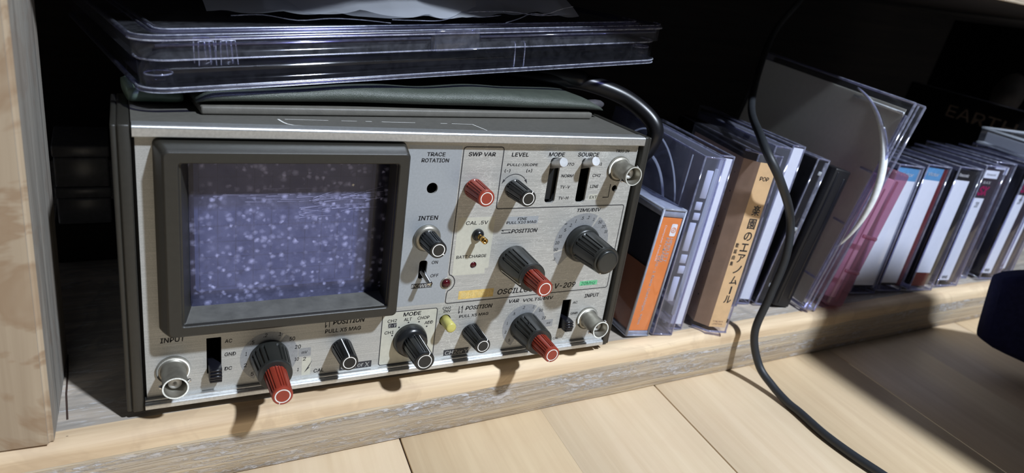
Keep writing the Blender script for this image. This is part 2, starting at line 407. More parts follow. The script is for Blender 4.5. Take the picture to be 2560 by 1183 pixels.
def frame_xz(x, y, z, rot=0, shear=0):
    """matrix putting text on a plane facing -y; rot in degrees"""
    m = Matrix(((1, 0, 0, x), (0, 0, -1, y), (0, 1, 0, z), (0, 0, 0, 1)))
    sh = Matrix(((1, shear, 0, 0), (0, 1, 0, 0), (0, 0, 1, 0), (0, 0, 0, 1)))
    return m @ Matrix.Rotation(math.radians(rot), 4, 'Z') @ sh

# ------------------------------------------------------------------ floor
fl = obj('floor', MB().box(-420, 1150, -620, 345, -12, -1.0), 'seam'); fl['kind'] = 'structure'
fl['label'] = 'light beech plank floor in front of the shelf'
pm = [None, None]
for i in range(-6, 15):
    x = 102 + 74.6 * i
    a0, a1 = (.7, .04) if i % 2 == 0 else (.04, .7)
    o = obj('plank', MB().box(a0, 74.6 - a1, -640, 380, -6, 0, .25, 1), ['wood_floor' if (i * 7) % 3 else 'wood_floor2'], fl)
    o.location = Vector((x - 1.0, 0, 0)) * K; o.rotation_euler = (0, 0, math.radians(-7.5))

# ------------------------------------------------------------------ wooden shelf
shelf = thing('wooden_shelf', 'low shelf of reclaimed timber boards on the floor holding oscilloscope and cases', 'shelf', (0, 0, 0))
B = 28.0
def board(x0, x1, y0, y1, z0, z1, r=6):
    """plank with a worn, rounded front top edge; faces sorted by material"""
    mb = MB(); pr = [(y1, z0), (y0 + .8, z0), (y0, z0 + .8), (y0, z1 - 8.5)]
    N = 8
    for k in range(N + 1):
        a = math.pi - math.pi / 2 * k / N
        pr.append((y0 + r + r * math.cos(a), z1 - r * .75 + r * .75 * math.sin(a)))
    pr += [(y0 + r + 2.5, z1), (y1, z1)]
    t = bmesh.new(); xs = [x0 + (x1 - x0) * i / 90 for i in range(91)]
    R = []
    for x in xs:
        wv = noise.noise(Vector((x * .02, 0, 3))) * .5 + noise.noise(Vector((x * .12, 5, 1))) * .18
        wz = noise.noise(Vector((x * .03, 7, 2))) * 1.6 + noise.noise(Vector((x * .15, 9, 4))) * .8
        R.append([t.verts.new((x, y + (wv if y < y0 + r + 2 else 0) + (wz if k_ == len(pr) - 2 else 0), z + (wz if k_ == 3 else 0))) for k_, (y, z) in enumerate(pr)])
    n = len(pr)
    for a, b in zip(R, R[1:]):
        for i in range(n):
            j = (i + 1) % n; f = t.faces.new((a[i], b[i], b[j], a[j]))
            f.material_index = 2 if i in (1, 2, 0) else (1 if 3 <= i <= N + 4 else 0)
            f.smooth = 2 <= i <= N + 4
    t.faces.new(R[0]); t.faces.new(R[-1][::-1]); bmesh.ops.recalc_face_normals(t, faces=t.faces[:])
    me = bpy.data.meshes.new('tmp'); t.to_mesh(me); t.free(); mb.bm.from_mesh(me); return mb
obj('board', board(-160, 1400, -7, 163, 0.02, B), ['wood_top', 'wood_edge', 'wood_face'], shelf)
obj('board', MB().box(-160, 1400, 164, 335, 0.02, B, .8, 2), 'wood_top', shelf)
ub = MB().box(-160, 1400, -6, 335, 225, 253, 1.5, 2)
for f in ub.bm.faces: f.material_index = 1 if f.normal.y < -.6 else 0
obj('upper_board', ub, ['wood_dark', 'wood_face'], shelf)  # body and underside darkened, shade put into the wood colour
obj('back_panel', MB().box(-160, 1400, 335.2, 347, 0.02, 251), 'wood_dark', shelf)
# square post at the left, standing on the board
pb = MB()
Rp = Matrix.Rotation(math.radians(-2.8), 4, 'Z')
pmx = Matrix.Translation((-28.7, -5.6, 0)) @ Rp
t = bmesh.new(); bmesh.ops.create_cube(t, size=1)
for v in t.verts: v.co = Vector((-60 + v.co.x * 120, 30.5 + v.co.y * 61, (B + .3 + 223) / 2 + v.co.z * (223 - B - .3)))
bmesh.ops.bevel(t, geom=[e for e in t.edges if abs(e.verts[0].co.z - e.verts[1].co.z) > 10], offset=1.6, segments=3, affect='EDGES')
bmesh.ops.recalc_face_normals(t, faces=t.faces[:])
mi = [(1 if f.normal.x > .75 else 0) for f in t.faces]
for f, k in zip(t.faces, mi): f.material_index = k
bmesh.ops.transform(t, matrix=pmx, verts=t.verts)
me = bpy.data.meshes.new('tmp'); t.to_mesh(me); t.free(); pb.bm.from_mesh(me)
obj('post', pb, ['wood_end', 'wood_side'], shelf)
gr = MB(); gp = [(-25.9, 55), (-25.5, 40), (-25.7, 25), (-25.0, 8), (-24.9, -2), (-24.7, -6.4)]
for (xa, ya), (xb, yb) in zip(gp, gp[1:]):
    gr.poly([(xa - .35, ya, B + .03), (xb - .35, yb, B + (.03 if yb > -1 else -3.2)), (xb + .35, yb, B + (.03 if yb > -1 else -3.2)), (xa + .35, ya, B + .03)])
obj('score_line', gr, 'seam', shelf)

# ------------------------------------------------------------------ oscilloscope
YAW = math.radians(-1.6)
scope = thing('oscilloscope', 'small olive and silver oscilloscope with dusty violet screen and rows of knobs', 'oscilloscope', (0, 0, 33), Euler((0, 0, YAW)))
Y0 = 2.0
# housing: open-front shell with a black inside
hb = MB()
t = bmesh.new(); bmesh.ops.create_cube(t, size=1)
for v in t.verts: v.co = Vector((103 + v.co.x * 206, 147 + v.co.y * 286, 54.2 + v.co.z * 106.0))
ff = [f for f in t.faces if f.normal.y < -.5][0]
r = bmesh.ops.inset_region(t, faces=[ff], thickness=1.2)
for f in t.faces: f.material_index = 0
e = bmesh.ops.extrude_discrete_faces(t, faces=[ff])
nf = e['faces'][0]; bmesh.ops.translate(t, vec=(0, 14, 0), verts=nf.verts)
for f in t.faces:
    if all(v.co.y > 3.9 and v.co.y < 20 for v in f.verts): f.material_index = 1
for f in t.faces:
    if f is not nf and any(v in nf.verts for v in f.verts): f.material_index = 1
me = bpy.data.meshes.new('tmp'); t.to_mesh(me); t.free(); hb.bm.from_mesh(me)
housing = obj('housing', hb, ['olive_metal', 'black_void'], scope)
# worn white label outline printed on the top cover
lb = MB(); zt = 107.25
def topline(pts, wd):
    for (xa, ya), (xb, yb) in zip(pts, pts[1:]):
        d = Vector((xb - xa, yb - ya)).normalized(); nn = Vector((-d.y, d.x)) * wd / 2
        lb.poly([(xa + nn.x, ya + nn.y, zt), (xa - nn.x, ya - nn.y, zt), (xb - nn.x, yb - nn.y, zt), (xb + nn.x, yb + nn.y, zt)])
topline([(47.6, 14), (48.6, 9.5), (49.6, 7.2), (51.6, 5.6)], .7); topline([(51.6, 5.6), (58, 5.2), (72, 5.0)], .5)
topline([(73, 5.0), (93, 4.9)], .35); topline([(97, 4.9), (128.9, 5.0)], .45); topline([(128.9, 5.0), (127.2, 12), (126.4, 15.5)], .45)
topline([(126.4, 15.5), (117, 15.3)], .4); topline([(115, 15.3), (112, 15.2)], .4); topline([(101, 15.1), (87, 14.8)], .4)
topline([(83, 14.7), (80.5, 14.7)], .4); topline([(77, 14.6), (71, 14.5)], .35); topline([(66, 14.4), (50, 14.1)], .35)
obj('worn_label_outline', lb, 'white_paint', housing)
# trims
def trim_bar(z0, z1, y0=-1.2, y1=4.2, top=True):
    r = 1.1; pr = []
    for k in range(5):
        a = math.pi + (-math.pi / 2) * k / 4
        pr.append((y0 + r + r * math.cos(a), z1 - r + r * math.sin(a)))
    pr += [(y1, z1), (y1, z0), (y0 + .3, z0), (y0, z0 + .3)]
    return MB().rows([[(x, y, z) for y, z in pr] for x in (.1, 205.9)], 0, False)
obj('top_trim', trim_bar(103.6, 107.6), 'trim', scope)
bt = trim_bar(-.3, 2.3); bt.box(.2, 205.8, .4, 3, 2.3, 3.0, m=0)
obj('bottom_trim', bt, 'trim', scope)
# side frames, each with a groove down its face
for sgn, x0, x1 in ((-1, -5.9, -.35), (1, 206.3, 210.6)):
    f = MB()
    xi, xo = (x1, x0) if sgn < 0 else (x0, x1)
    def side(xa, xb, y0, y1, z0, z1, bev):
        f.box(min(xa, xb), max(xa, xb), y0, y1, z0, z1, bev, 2)
    xm = xo + (xi - xo) * .30
    side(xo, xm, .2, 46, -.8, 107.2, .5)
    side(xm, xm + (xi - xm) * .06, .9, 46, -.6, 106.8, 0)
    side(xm + (xi - xm) * .06, xi, -.4, 46, -1.0, 107.5, .6)
    obj('side_frame', f, 'olive', scope)
# feet
for x in (16, 190):
    for y in (16, 250):
        obj('foot', MB().lathe((x, y, 1.2), [(5.6, 0), (6.2, 3), (5.8, 6.1)], 28, d=(0, 0, -1)), 'rubber', scope)

# front panel: a plate with real holes (filled 2D curve)
def plate(outer, holes, y, th):
    cu = bpy.data.curves.new('p', 'CURVE'); cu.dimensions = '2D'; cu.fill_mode = 'BOTH'; cu.extrude = th / 2
    for pts in [outer] + holes:
        sp = cu.splines.new('POLY'); sp.points.add(len(pts) - 1); sp.use_cyclic_u = True
        for p, q in zip(sp.points, pts): p.co = (q[0], q[1], 0, 1)
    o = bpy.data.objects.new('p', cu); COL.objects.link(o); bpy.context.view_layer.update()
    me = bpy.data.meshes.new_from_object(o.evaluated_get(bpy.context.evaluated_depsgraph_get())); bpy.data.objects.remove(o)
    mb = MB(); mb.mesh(me, 0, Matrix(((1, 0, 0, 0), (0, 0, -1, y + th / 2), (0, 1, 0, 0), (0, 0, 0, 1)))); return mb
def circ(x, z, r, n=28): return [(x + r * math.cos(2 * math.pi * i / n), z + r * math.sin(2 * math.pi * i / n)) for i in range(n)]
def slot(x, z0, z1, wd, rnd):
    if not rnd: return [(x - wd / 2, z0), (x + wd / 2, z0), (x + wd / 2, z1), (x - wd / 2, z1)]
    r = rnd; P = []
    for cx, cz, a0 in ((x + wd / 2 - r, z0 + r, -90), (x + wd / 2 - r, z1 - r, 0), (x - wd / 2 + r, z1 - r, 90), (x - wd / 2 + r, z0 + r, 180)):
        for k in range(6): a = math.radians(a0 + 90 * k / 5); P.append((cx + r * math.cos(a), cz + r * math.sin(a)))
    return P
panel = obj('front_panel', plate([(.8, 3), (205.2, 3), (205.2, 103.6), (.8, 103.6)],
    [circ(105.8, 83.8, 2.35), circ(196.3, 82.5, 1.5), circ(128.7, 48.3, 1.5), circ(118.4, 22.4, 2.75),
     slot(162.0, 76.2, 97.0, 5.2, 1.7), slot(178.2, 76.1, 96.8, 5.2, 1.7), slot(105.4, 43.5, 52.0, 3.6, 1.2),
     slot(24.0, 10.4, 25.8, 5.2, .2), slot(181.6, 10.6, 26.2, 4.8, .2), slot(50, 36, 99, 80, 1)], Y0, 1.0), 'panel', scope)

# printed zones on the panel
PY = Y0 - .03
def rect(x0, x1, z0, z1, y=PY): return [(x0, y, z0), (x1, y, z0), (x1, y, z1), (x0, y, z1)]
zg = plate([(94.6, 31.2), (117.0, 31.2), (117.0, 101.6), (94.6, 101.6)], [circ(105.8, 83.8, 2.4), slot(105.4, 43.5, 52.0, 3.7, 1.2)], PY, .02)
obj('grey_print_zone', zg, 'zone_grey', panel)
zc = plate([(119.2, 43.9), (134.6, 43.9), (134.6, 46.5), (136.2, 46.5), (136.2, 70.6), (119.0, 70.6)], [circ(128.7, 48.3, 1.55)], PY, .02)
obj('cream_print_zone', zc, 'cream', panel)
for rs in ([(89.8, 114.0, 3.6, 28.8)], [(182.6, 187.6, 77.2, 79.8)], [(57.0, 60.5, 3.8, 12)]):
    zc = MB()
    for x0, x1, z0, z1 in rs: zc.poly(rect(x0, x1, z0, z1))
    obj('cream_print_zone', zc, 'cream', panel)
for cx, cz, r_, secs, tab in ((44.3, 14.7, 11.0, [(62, 238), (-58, 56)], (55.5, 60.4, 12.8, 16.6)), (159.6, 14.6, 11.4, [(62, 240), (-20, 56)], (170.6, 175.4, 12.6, 16.4)), (183.4, 55.6, 15.0, [(64, 193), (197, 225), (-20, 59)], None)):
    zd = MB()
    for a0, a1 in secs: zd.ring((cx, PY - .01, cz), 4.5, r_, 36, 0, a0, a1)
    if tab: zd.poly(rect(*tab, PY - .015))
    obj('dial_scale', zd, 'dial_grey', panel)
zd = MB(); zd.poly(rect(142.6, 157.8, 66.6, 70.2, PY)); obj('grey_print_zone', zd, 'zone_grey', panel)
zs = MB(); zs.poly(rect(123.4, 140.6, 32.0, 36.1)); obj('yellow_badge', zs, 'sticker_yellow', panel)
zs = MB(); zs.poly(rect(187.0, 197.2, 33.1, 35.5)); obj('green_badge', zs, 'sticker_green', panel)
for x0, x1, z0, z1 in ((101.0, 110.3, 39.2, 41.5), (92.4, 96.1, 21.5, 23.6), (119.6, 131.9, 3.9, 6.9), (72.6, 86.3, 3.6, 6.7)):
    zb = MB(); zb.poly(rect(x0, x1, z0, z1, PY - .02)); obj('black_label_block', zb, 'ink', panel)

# outline boxes and marks
ln = MB(); LY = PY - .02
arc = [(116.7 + 4.1 * math.cos(math.radians(a)), 40.6 + 4.1 * math.sin(math.radians(a))) for a in range(-72, 73, 12)]
ln.ribbon([(117.7, 100.0), (118.0, 100.8), (118.8, 101.2), (134.8, 101.3), (135.6, 101.0), (135.9, 100.2), (136.0, 75.2), (136.3, 74.4), (137.1, 74.1), (202.8, 74.2), (203.5, 73.9), (203.8, 73.2), (203.8, 32.0), (203.5, 31.3), (202.8, 31.0), (118.6, 30.6), (117.8, 30.9), (117.5, 31.7), (117.6, 35.4), (118.0, 36.7)] + arc[1:-1] + [(118.0, 44.4), (117.6, 45.8)], .42, LY, 0, True)
obj('outline_print', ln, 'ink', panel); ln = MB()
ln.ribbon([(114.2, 28.2), (113.6, 28.9), (90.4, 29.1), (89.6, 28.4), (89.5, 4.2), (90.2, 3.5), (113.8, 3.5), (114.4, 4.2)], .38, LY, 0, True)
obj('outline_print', ln, 'ink', panel); ln = MB()
ln.ribbon([(190.4, 78.2), (193.6, 78.2), (193.6, 84.5)], .5, LY)
# level arc with arrow heads
ln.ribbon([(143.1 + 6.4 * math.cos(math.radians(a)), 83.2 + 6.4 * math.sin(math.radians(a))) for a in range(40, 141, 10)], .3, LY)
for a, s in ((32, 1), (148, -1)):
    c, d = math.cos(math.radians(a)), math.sin(math.radians(a)); tx, tz = (d * s, -c * s)
    px, pz = 143.1 + 6.4 * math.cos(math.radians(a + 6 * s)), 83.2 + 6.4 * math.sin(math.radians(a + 6 * s))
    ln.poly([(px + c * .55, LY, pz + d * .55), (px - c * .55, LY, pz - d * .55), (px + tx * 2.2, LY, pz + tz * 2.2)][::s])
def arrow(x, z, dx, dz, wd=.32, head=.75):
    d = Vector((dx, dz)).normalized(); n = Vector((-d.y, d.x)); a = Vector((x, z)); b = a + Vector((dx, dz))
    ln.ribbon([tuple(a), tuple(b)], wd, LY); h = b - d * head * 1.3
    ln.poly([(b.x + d.x * .3, LY, b.y + d.y * .3), (h.x + n.x * head, LY, h.y + n.y * head), (h.x, LY, h.y)])
arrow(144.8, 64.1, -4.6, 0); arrow(140.2, 62.7, 4.6, 0)
arrow(124.6, 28.6, 0, -3.6); arrow(126.2, 25.0, 0, 3.6)
arrow(65.8, 28.6, 0, -3.6); arrow(67.4, 25.0, 0, 3.6)
ln.poly([(61.2, LY, 10.6), (59.2, LY, 7.2), (60.3, LY, 7.4), (58.0, LY, 5.0), (60.0, LY, 7.8), (59.6, LY, 7.7)])
for x, z in ((94.5, 17.7), (97.3, 21.3), (101.4, 23.2), (106.2, 23.0), (110.0, 20.3)): ln.ring((x, LY, z), 0.0, .38, 12)
obj('mark_print', ln, 'ink', panel)['kind'] = 'stuff'
TX = [('TRACE',106.0,98.0,7.7,1.57),('ROTATION',105.9,95.5,11.5,1.58),('SWP VAR',126.2,98.2,12.1,1.68),('LEVEL',144.0,98.2,8.0,1.67),('PULL(-)SLOPE',145.8,93.7,14.7,1.25),('(-)',138.9,91.1,2.6,1.58),('(+)',149.4,91.1,2.7,1.61),('MODE',162.0,98.4,7.8,1.72),('SOURCE',178.5,98.5,11.1,1.76),('TRIG IN',196.6,100.3,7.4,1.20),('AUTO',168.8,94.0,5.7,1.29),('NORM',169.2,88.7,6.1,1.31),('TV-V',169.0,83.5,5.0,1.33),('TV-H',169.1,78.3,5.1,1.34),('CH1',184.6,94.2,4.0,1.32),('CH2',184.8,88.8,4.3,1.34),('LINE',184.7,83.6,4.3,1.36),('EXT',185.2,78.4,3.8,1.38),('INTEN',105.4,71.1,8.4,1.80),('CAL .5V',127.9,68.1,10.3,1.59),('BATT CHARGE',127.3,52.5,14.2,1.41),('FINE',149.7,69.1,4.5,1.21),('PULL X10 MAG',149.6,67.5,14.9,1.22),('POSITION',151.7,63.4,12.8,1.79),('TIME/DIV',184.2,72.1,13.1,1.77),('ON',110.5,50.9,2.7,1.44),('OFF',111.0,44.7,3.6,1.46),('OSCILLOSCOPE',157.1,33.9,28.6,2.59),('V-209',178.6,34.2,11.6,2.67),('20MHz',192.0,34.2,8.2,1.78),('MODE',102.8,27.3,7.8,1.80),('CH2',94.0,24.8,4.0,1.42),('X-Y',94.2,22.5,3.4,1.42),('ALT',101.0,24.8,3.4,1.43),('CHOP',108.1,24.8,5.4,1.45),('ADD',110.8,22.2,3.8,1.46),('CH1',93.1,19.3,4.0,1.43),('CH2',118.6,28.4,3.9,1.19),('INV',118.9,26.8,3.4,1.19),('POSITION',134.4,27.3,12.9,1.88),('PULL X5 MAG',132.4,23.4,14.4,1.39),('CH2',123.3,5.3,5.8,1.95),('or',127.9,4.9,2.5,1.27),('Y',130.8,5.1,2.1,1.98),('VAR',152.0,28.5,5.3,1.70),('VOLTS/DIV',164.9,28.2,16.3,1.73),('AC',186.5,24.3,2.7,1.20),('GND',187.1,18.3,4.0,1.22),('INPUT',195.6,27.3,8.3,1.93),('POWER',105.7,40.3,8.9,1.54),('CAL',178.9,5.5,3.2,1.12),('INPUT',10.0,26.7,8.0,1.96),('AC',29.2,23.7,2.5,1.49),('GND',29.8,17.9,4.0,1.51),('DC',29.1,11.6,2.6,1.53),('CAL',64.0,5.2,4.1,1.65),('POSITION',75.4,27.0,12.7,2.12),('PULL X5 MAG',73.2,23.2,14.7,1.74),('CH1',76.4,5.2,6.4,2.11),('or',81.5,5.0,2.4,1.56),('X',84.4,5.0,1.9,2.13)]
BOLD = {'TRACE', 'ROTATION', 'SWP VAR', 'LEVEL', 'MODE', 'SOURCE', 'INTEN', 'POSITION', 'TIME/DIV', 'INPUT', 'VAR', 'VOLTS/DIV', 'OSCILLOSCOPE', 'V-209'}
def letter(st, x, z, wd, h, m, shear, bold):
    mb = MB(); text(mb, st, frame_xz(x, PY - .05, z, 0, shear), wd, h, 0, bold); obj('lettering', mb, m, panel)
for st, x, z, wd, h in TX:
    white = (st in ('POWER', 'X-Y', 'or', 'Y', 'X')) or (st in ('CH1', 'CH2') and z < 7)
    shear = .2 if st in ('OSCILLOSCOPE', 'V-209', 'TIME/DIV', 'VOLTS/DIV', 'VAR', 'POSITION') else .1
    letter(st, x, z, wd, h, 'ink_green' if st == '20MHz' else 'white_paint' if white else 'ink', shear, .07 if st in BOLD else .035)
def dialnums(items):
    for st, x, z, h in items: letter(st, x, z, h * sum({'1': .34, '.': .24, 'm': 1.0, 'V': .8}.get(q, .66) for q in st), h, 'ink', .1, .03)
dialnums([('1', 35.6, 17.1, 1.6), ('2', 35.3, 12.0, 1.6), ('5', 37.9, 7.7, 1.6), ('.5', 37.8, 21.9, 1.6), ('.2', 42.6, 24.4, 1.6), ('.1', 48.0, 24.3, 1.6), ('50', 52.9, 21.6, 1.6), ('20', 55.2, 17.6, 1.7), ('mV', 57.9, 14.7, 1.2), ('10', 54.9, 11.9, 1.6), ('2', 58.0, 11.6, 1.6), ('1', 55.6, 6.9, 1.5)])
dialnums([('.1', 163.1, 24.3, 1.4), ('.2', 157.8, 24.5, 1.4), ('.5', 153.1, 21.7, 1.4), ('1', 150.4, 17.1, 1.4), ('2', 150.1, 12.4, 1.4), ('5', 152.8, 7.7, 1.4), ('50', 167.6, 22.0, 1.5), ('20', 170.0, 17.7, 1.5), ('mV', 173.2, 14.6, 1.1)])
dialnums([('50', 170.0, 53.2, 1.5), ('20', 170.1, 56.6, 1.5), ('10', 171.1, 59.6, 1.5), ('5', 173.2, 62.7, 1.5), ('.2', 175.6, 65.0, 1.5), ('1', 178.2, 67.0, 1.5), ('.5', 181.5, 68.3, 1.5), ('.2', 184.7, 68.5, 1.5), ('.1', 187.9, 67.4, 1.5), ('50', 192.0, 65.9, 1.5), ('20', 194.4, 63.6, 1.5), ('10', 196.3, 60.9, 1.5), ('.2', 169.9, 48.4, 1.3), ('µS', 173.0, 65.7, .9)])
ty = MB(); ty.ring((126.0, PY - .03, 34.0), .9, 1.25, 24); ty.ring((126.0, PY - .03, 34.0), .0, .5, 12); text(ty, 'HITACHI', frame_xz(133.8, PY - .03, 34.1), 11.6, 2.0)
obj('badge_lettering', ty, 'ink_yellow', panel)

# bezel round the screen
def rrect(x0, x1, z0, z1, r, n=6):
    P = []
    for cx, cz, a0 in ((x1 - r, z0 + r, -90), (x1 - r, z1 - r, 0), (x0 + r, z1 - r, 90), (x0 + r, z0 + r, 180)):
        for k in range(n + 1): a = math.radians(a0 + 90 * k / n); P.append((cx + r * math.cos(a), cz + r * math.sin(a)))
    return P
bz = MB()
prof = [(Y0 - .02, (5.8, 93.4, 30.4, 102.9, 2.2)), (-1.5, (6.5, 92.9, 31.1, 102.4, 2.2)), (-7.3, (8.0, 91.9, 32.7, 101.2, 2.0)), (-8.0, (8.7, 91.2, 33.4, 100.5, 1.6)),
        (-8.0, (12.5, 88.0, 36.6, 97.2, 1.0)), (-7.6, (12.9, 87.7, 37.0, 96.8, .8)), (-6.2, (13.1, 87.6, 37.1, 96.7, .8)), (-6.0, (13.7, 87.3, 37.4, 96.4, .8)), (7.5, (17.0, 88.6, 38.6, 95.4, 1.0)), (10, (17.0, 88.6, 38.6, 95.4, 1.0))]
bz.rows([[(x, y, z) for x, z in rrect(*q)] for y, q in prof], 0, False, False, False)
for f in bz.bm.faces:
    if f.normal.z > .8 and f.calc_center_median().z < 50 and f.calc_center_median().y > -5.9: f.material_index = 1  # upward inner wall takes the lighter, lit colour
bez = obj('screen_bezel', bz, ['olive', 'olive_lit'], scope)
mdm = bez.modifiers.new('edge', 'BEVEL'); mdm.width = .25 * K; mdm.segments = 2; mdm.limit_method = 'ANGLE'; mdm.angle_limit = math.radians(38)
scr = obj('screen', MB().box(15.5, 90.5, 10, 16, 37.2, 97), 'crt_surround', scope)
ph = MB(); ph.poly([(x, 9.9, z) for x, z in rrect(18.6, 84.6, 41.6, 94.0, 1.5)]); obj('phosphor_face', ph, 'phosphor', scr)
gt = MB(); gx0, gx1, gz0, gz1 = 20.2, 83.2, 43.2, 92.8; sx = (gx1 - gx0) / 10; sz = (gz1 - gz0) / 8
for i in range(11): gt.ribbon([(gx0 + i * sx, gz0), (gx0 + i * sx, gz1)], .16, 9.6)
for i in range(9): gt.ribbon([(gx0, gz0 + i * sz), (gx1, gz0 + i * sz)], .16, 9.6)
for i in range(51): gt.ribbon([(gx0 + i * sx / 5, (gz0 + gz1) / 2 - .6), (gx0 + i * sx / 5, (gz0 + gz1) / 2 + .6)], .12, 9.6)
for i in range(41): gt.ribbon([((gx0 + gx1) / 2 - .6, gz0 + i * sz / 5), ((gx0 + gx1) / 2 + .6, gz0 + i * sz / 5)], .12, 9.6)
obj('graticule', gt, 'graticule', scr)
ft = MB(); ft.poly([(16.6, 4.6, 38.3), (89, 4.6, 38.3), (89, 4.6, 95.8), (16.6, 4.6, 95.8)]); obj('filter_plate', ft, 'filter', scr)
sc = MB(); rs = random.Random(5)
for k in range(64):
    if k < 46: x, z, dz = 54 + rs.random() * 26, 73 + rs.random() * 8 + 0, .12 + rs.gauss(0, .10)
    else: x, z, dz = 24 + rs.random() * 30, 78 + rs.random() * 6, rs.gauss(0, .03)
    ln_ = 2 + rs.random() * 9; wv = rs.uniform(.03, .09)
    if k < 46: z += (x - 66) * .12
    sc.poly([(x, 4.5, z - wv), (x + ln_, 4.5, z + dz * ln_ - wv * .3), (x + ln_, 4.5, z + dz * ln_ + wv * .3), (x, 4.5, z + wv)])
obj('scratch_marks', sc, 'scratch', scr)['kind'] = 'stuff'
ck = MB()
for k in range(9):
    a = k * 2.4; rr_ = random.uniform(.35, .9)
    ck.poly([(74.2, 4.55, 84.9), (74.2 + rr_ * math.cos(a), 4.5, 84.9 + rr_ * math.sin(a)), (74.2 + rr_ * .8 * math.cos(a + .6), 4.5, 84.9 + rr_ * .8 * math.sin(a + .6))])
obj('chip_mark', ck, 'white_paint', scr)

# ---- knobs
def fl_rows(c, h0, r0, h1, r1, nf, keep, dep, lip0=.9, lip1=1.3, rnd=.45):
    rows = []; per = 6; n = nf * per
    def row(h, r, d):
        R = []
        for i in range(n):
            k, j = divmod(i, per); g = keep(k) and j in (2, 3, 4)
            rad = r - (d if g else 0); a = 2 * math.pi * (i + .5) / n
            R.append((c[0] + rad * math.cos(a), Y0 - h, c[2] + rad * math.sin(a)))
        rows.append(R)
    rr = lambda h: r0 + (r1 - r0) * (h - h0) / (h1 - h0)
    row(h0, r0, 0); row(h0 + lip0 * .7, rr(h0 + lip0 * .7), 0); row(h0 + lip0, rr(h0 + lip0), dep)
    row(h1 - lip1, rr(h1 - lip1), dep); row(h1 - lip1 * .75, rr(h1 - lip1 * .75), 0)
    row(h1 - rnd, r1, 0); row(h1 - rnd * .35, r1 - rnd * .25, 0); row(h1, r1 - rnd * .9, 0)
    return rows
def cap_ring(knob, c, h, r0, r1, gap=None):
    mb = MB()
    if gap is None: mb.ring((c[0], Y0 - h - .04, c[2]), r0, r1, 40)
    else: mb.ring((c[0], Y0 - h - .04, c[2]), r0, r1, 40, 0, gap + 6, gap + 354)
    return mb
def side_line(mb, c, h0, r0, h1, r1, ang, wd=.42, tip=True, rin=None):
    a = math.radians(ang); tx, tz = -math.sin(a) * wd / 2, math.cos(a) * wd / 2; P = []
    for h, r in ((h0, r0 + .07), (h1 - .45, r1 + .07), (h1 - .1, r1 - .15), (h1 + .05, r1 - .5)) + (((h1 + .05, rin),) if rin else ()):
        P.append((c[0] + r * math.cos(a), Y0 - h, c[2] + r * math.sin(a)))
    for p, q in zip(P, P[1:]):
        mb.poly([(p[0] + tx, p[1], p[2] + tz), (p[0] - tx, p[1], p[2] - tz), (q[0] - tx, q[1], q[2] - tz), (q[0] + tx, q[1], q[2] + tz)])
def knob(c, h0, r0, h1, r1, mat, label, ring=None, line=None, skirt=None, nf=24, keep=lambda k: k % 4 != 3, dep=.38, name='knob', parent=None, washer=None, lip0=.9, lip1=1.3):
    mb = MB()
    if skirt: mb.lathe((c[0], Y0, c[2]), skirt, 48)
    mb.rows(fl_rows(c, h0, r0, h1, r1, nf, keep, dep, lip0, lip1), 0, False)
    k = obj(name, mb, mat, parent or scope)
    if label: k['label'] = label
    rm = MB(); has = False
    if ring: rm.ring((c[0], Y0 - h1 - .03, c[2]), ring[0], ring[1], 44); has = True
    if line is not None: side_line(rm, c, (skirt[1][1] if skirt else h0 + .3), r0 + .02, h1, r1, line, rin=ring[1] if ring else None); has = True
    if has:
        q = obj('indicator_mark', rm, 'white_paint', k if parent is None else parent)
    if washer:
        obj('washer', MB().lathe((c[0], Y0, c[2]), washer, 44), 'nickel', k)
    return k
knob((124.1, 0, 83.6), .6, 4.3, 13.0, 3.6, 'knob_red', 'brick red sweep variable knob', (2.35, 2.7), None)
knob((143.1, 0, 83.2), .6, 4.3, 13.5, 3.6, 'knob_black', 'black trigger level knob', (2.35, 2.7), 62)
knob((105.7, 0, 62.3), 2.0, 4.2, 13.3, 3.6, 'knob_black', 'black intensity knob on a metal washer', (2.35, 2.7), -40, washer=[(5.9, 0), (5.9, .8), (5.2, 1.7), (4.6, 2.0)])
knob((131.8, 0, 15.1), .6, 4.3, 13.6, 3.6, 'knob_black', 'black vertical position knob of the right channel', (2.35, 2.7), 58)
knob((72.9, 0, 15.1), .6, 4.3, 12.8, 3.6, 'knob_black', 'black vertical position knob of the left channel', (2.35, 2.7), 97)
knob((102.7, 0, 14.8), 3.6, 4.9, 18.8, 4.3, 'knob_black', 'black mode selector knob with wide skirt', (2.75, 3.1), 62, skirt=[(7.6, 0), (7.5, 1.6), (6.6, 4.4), (4.8, 4.8)])
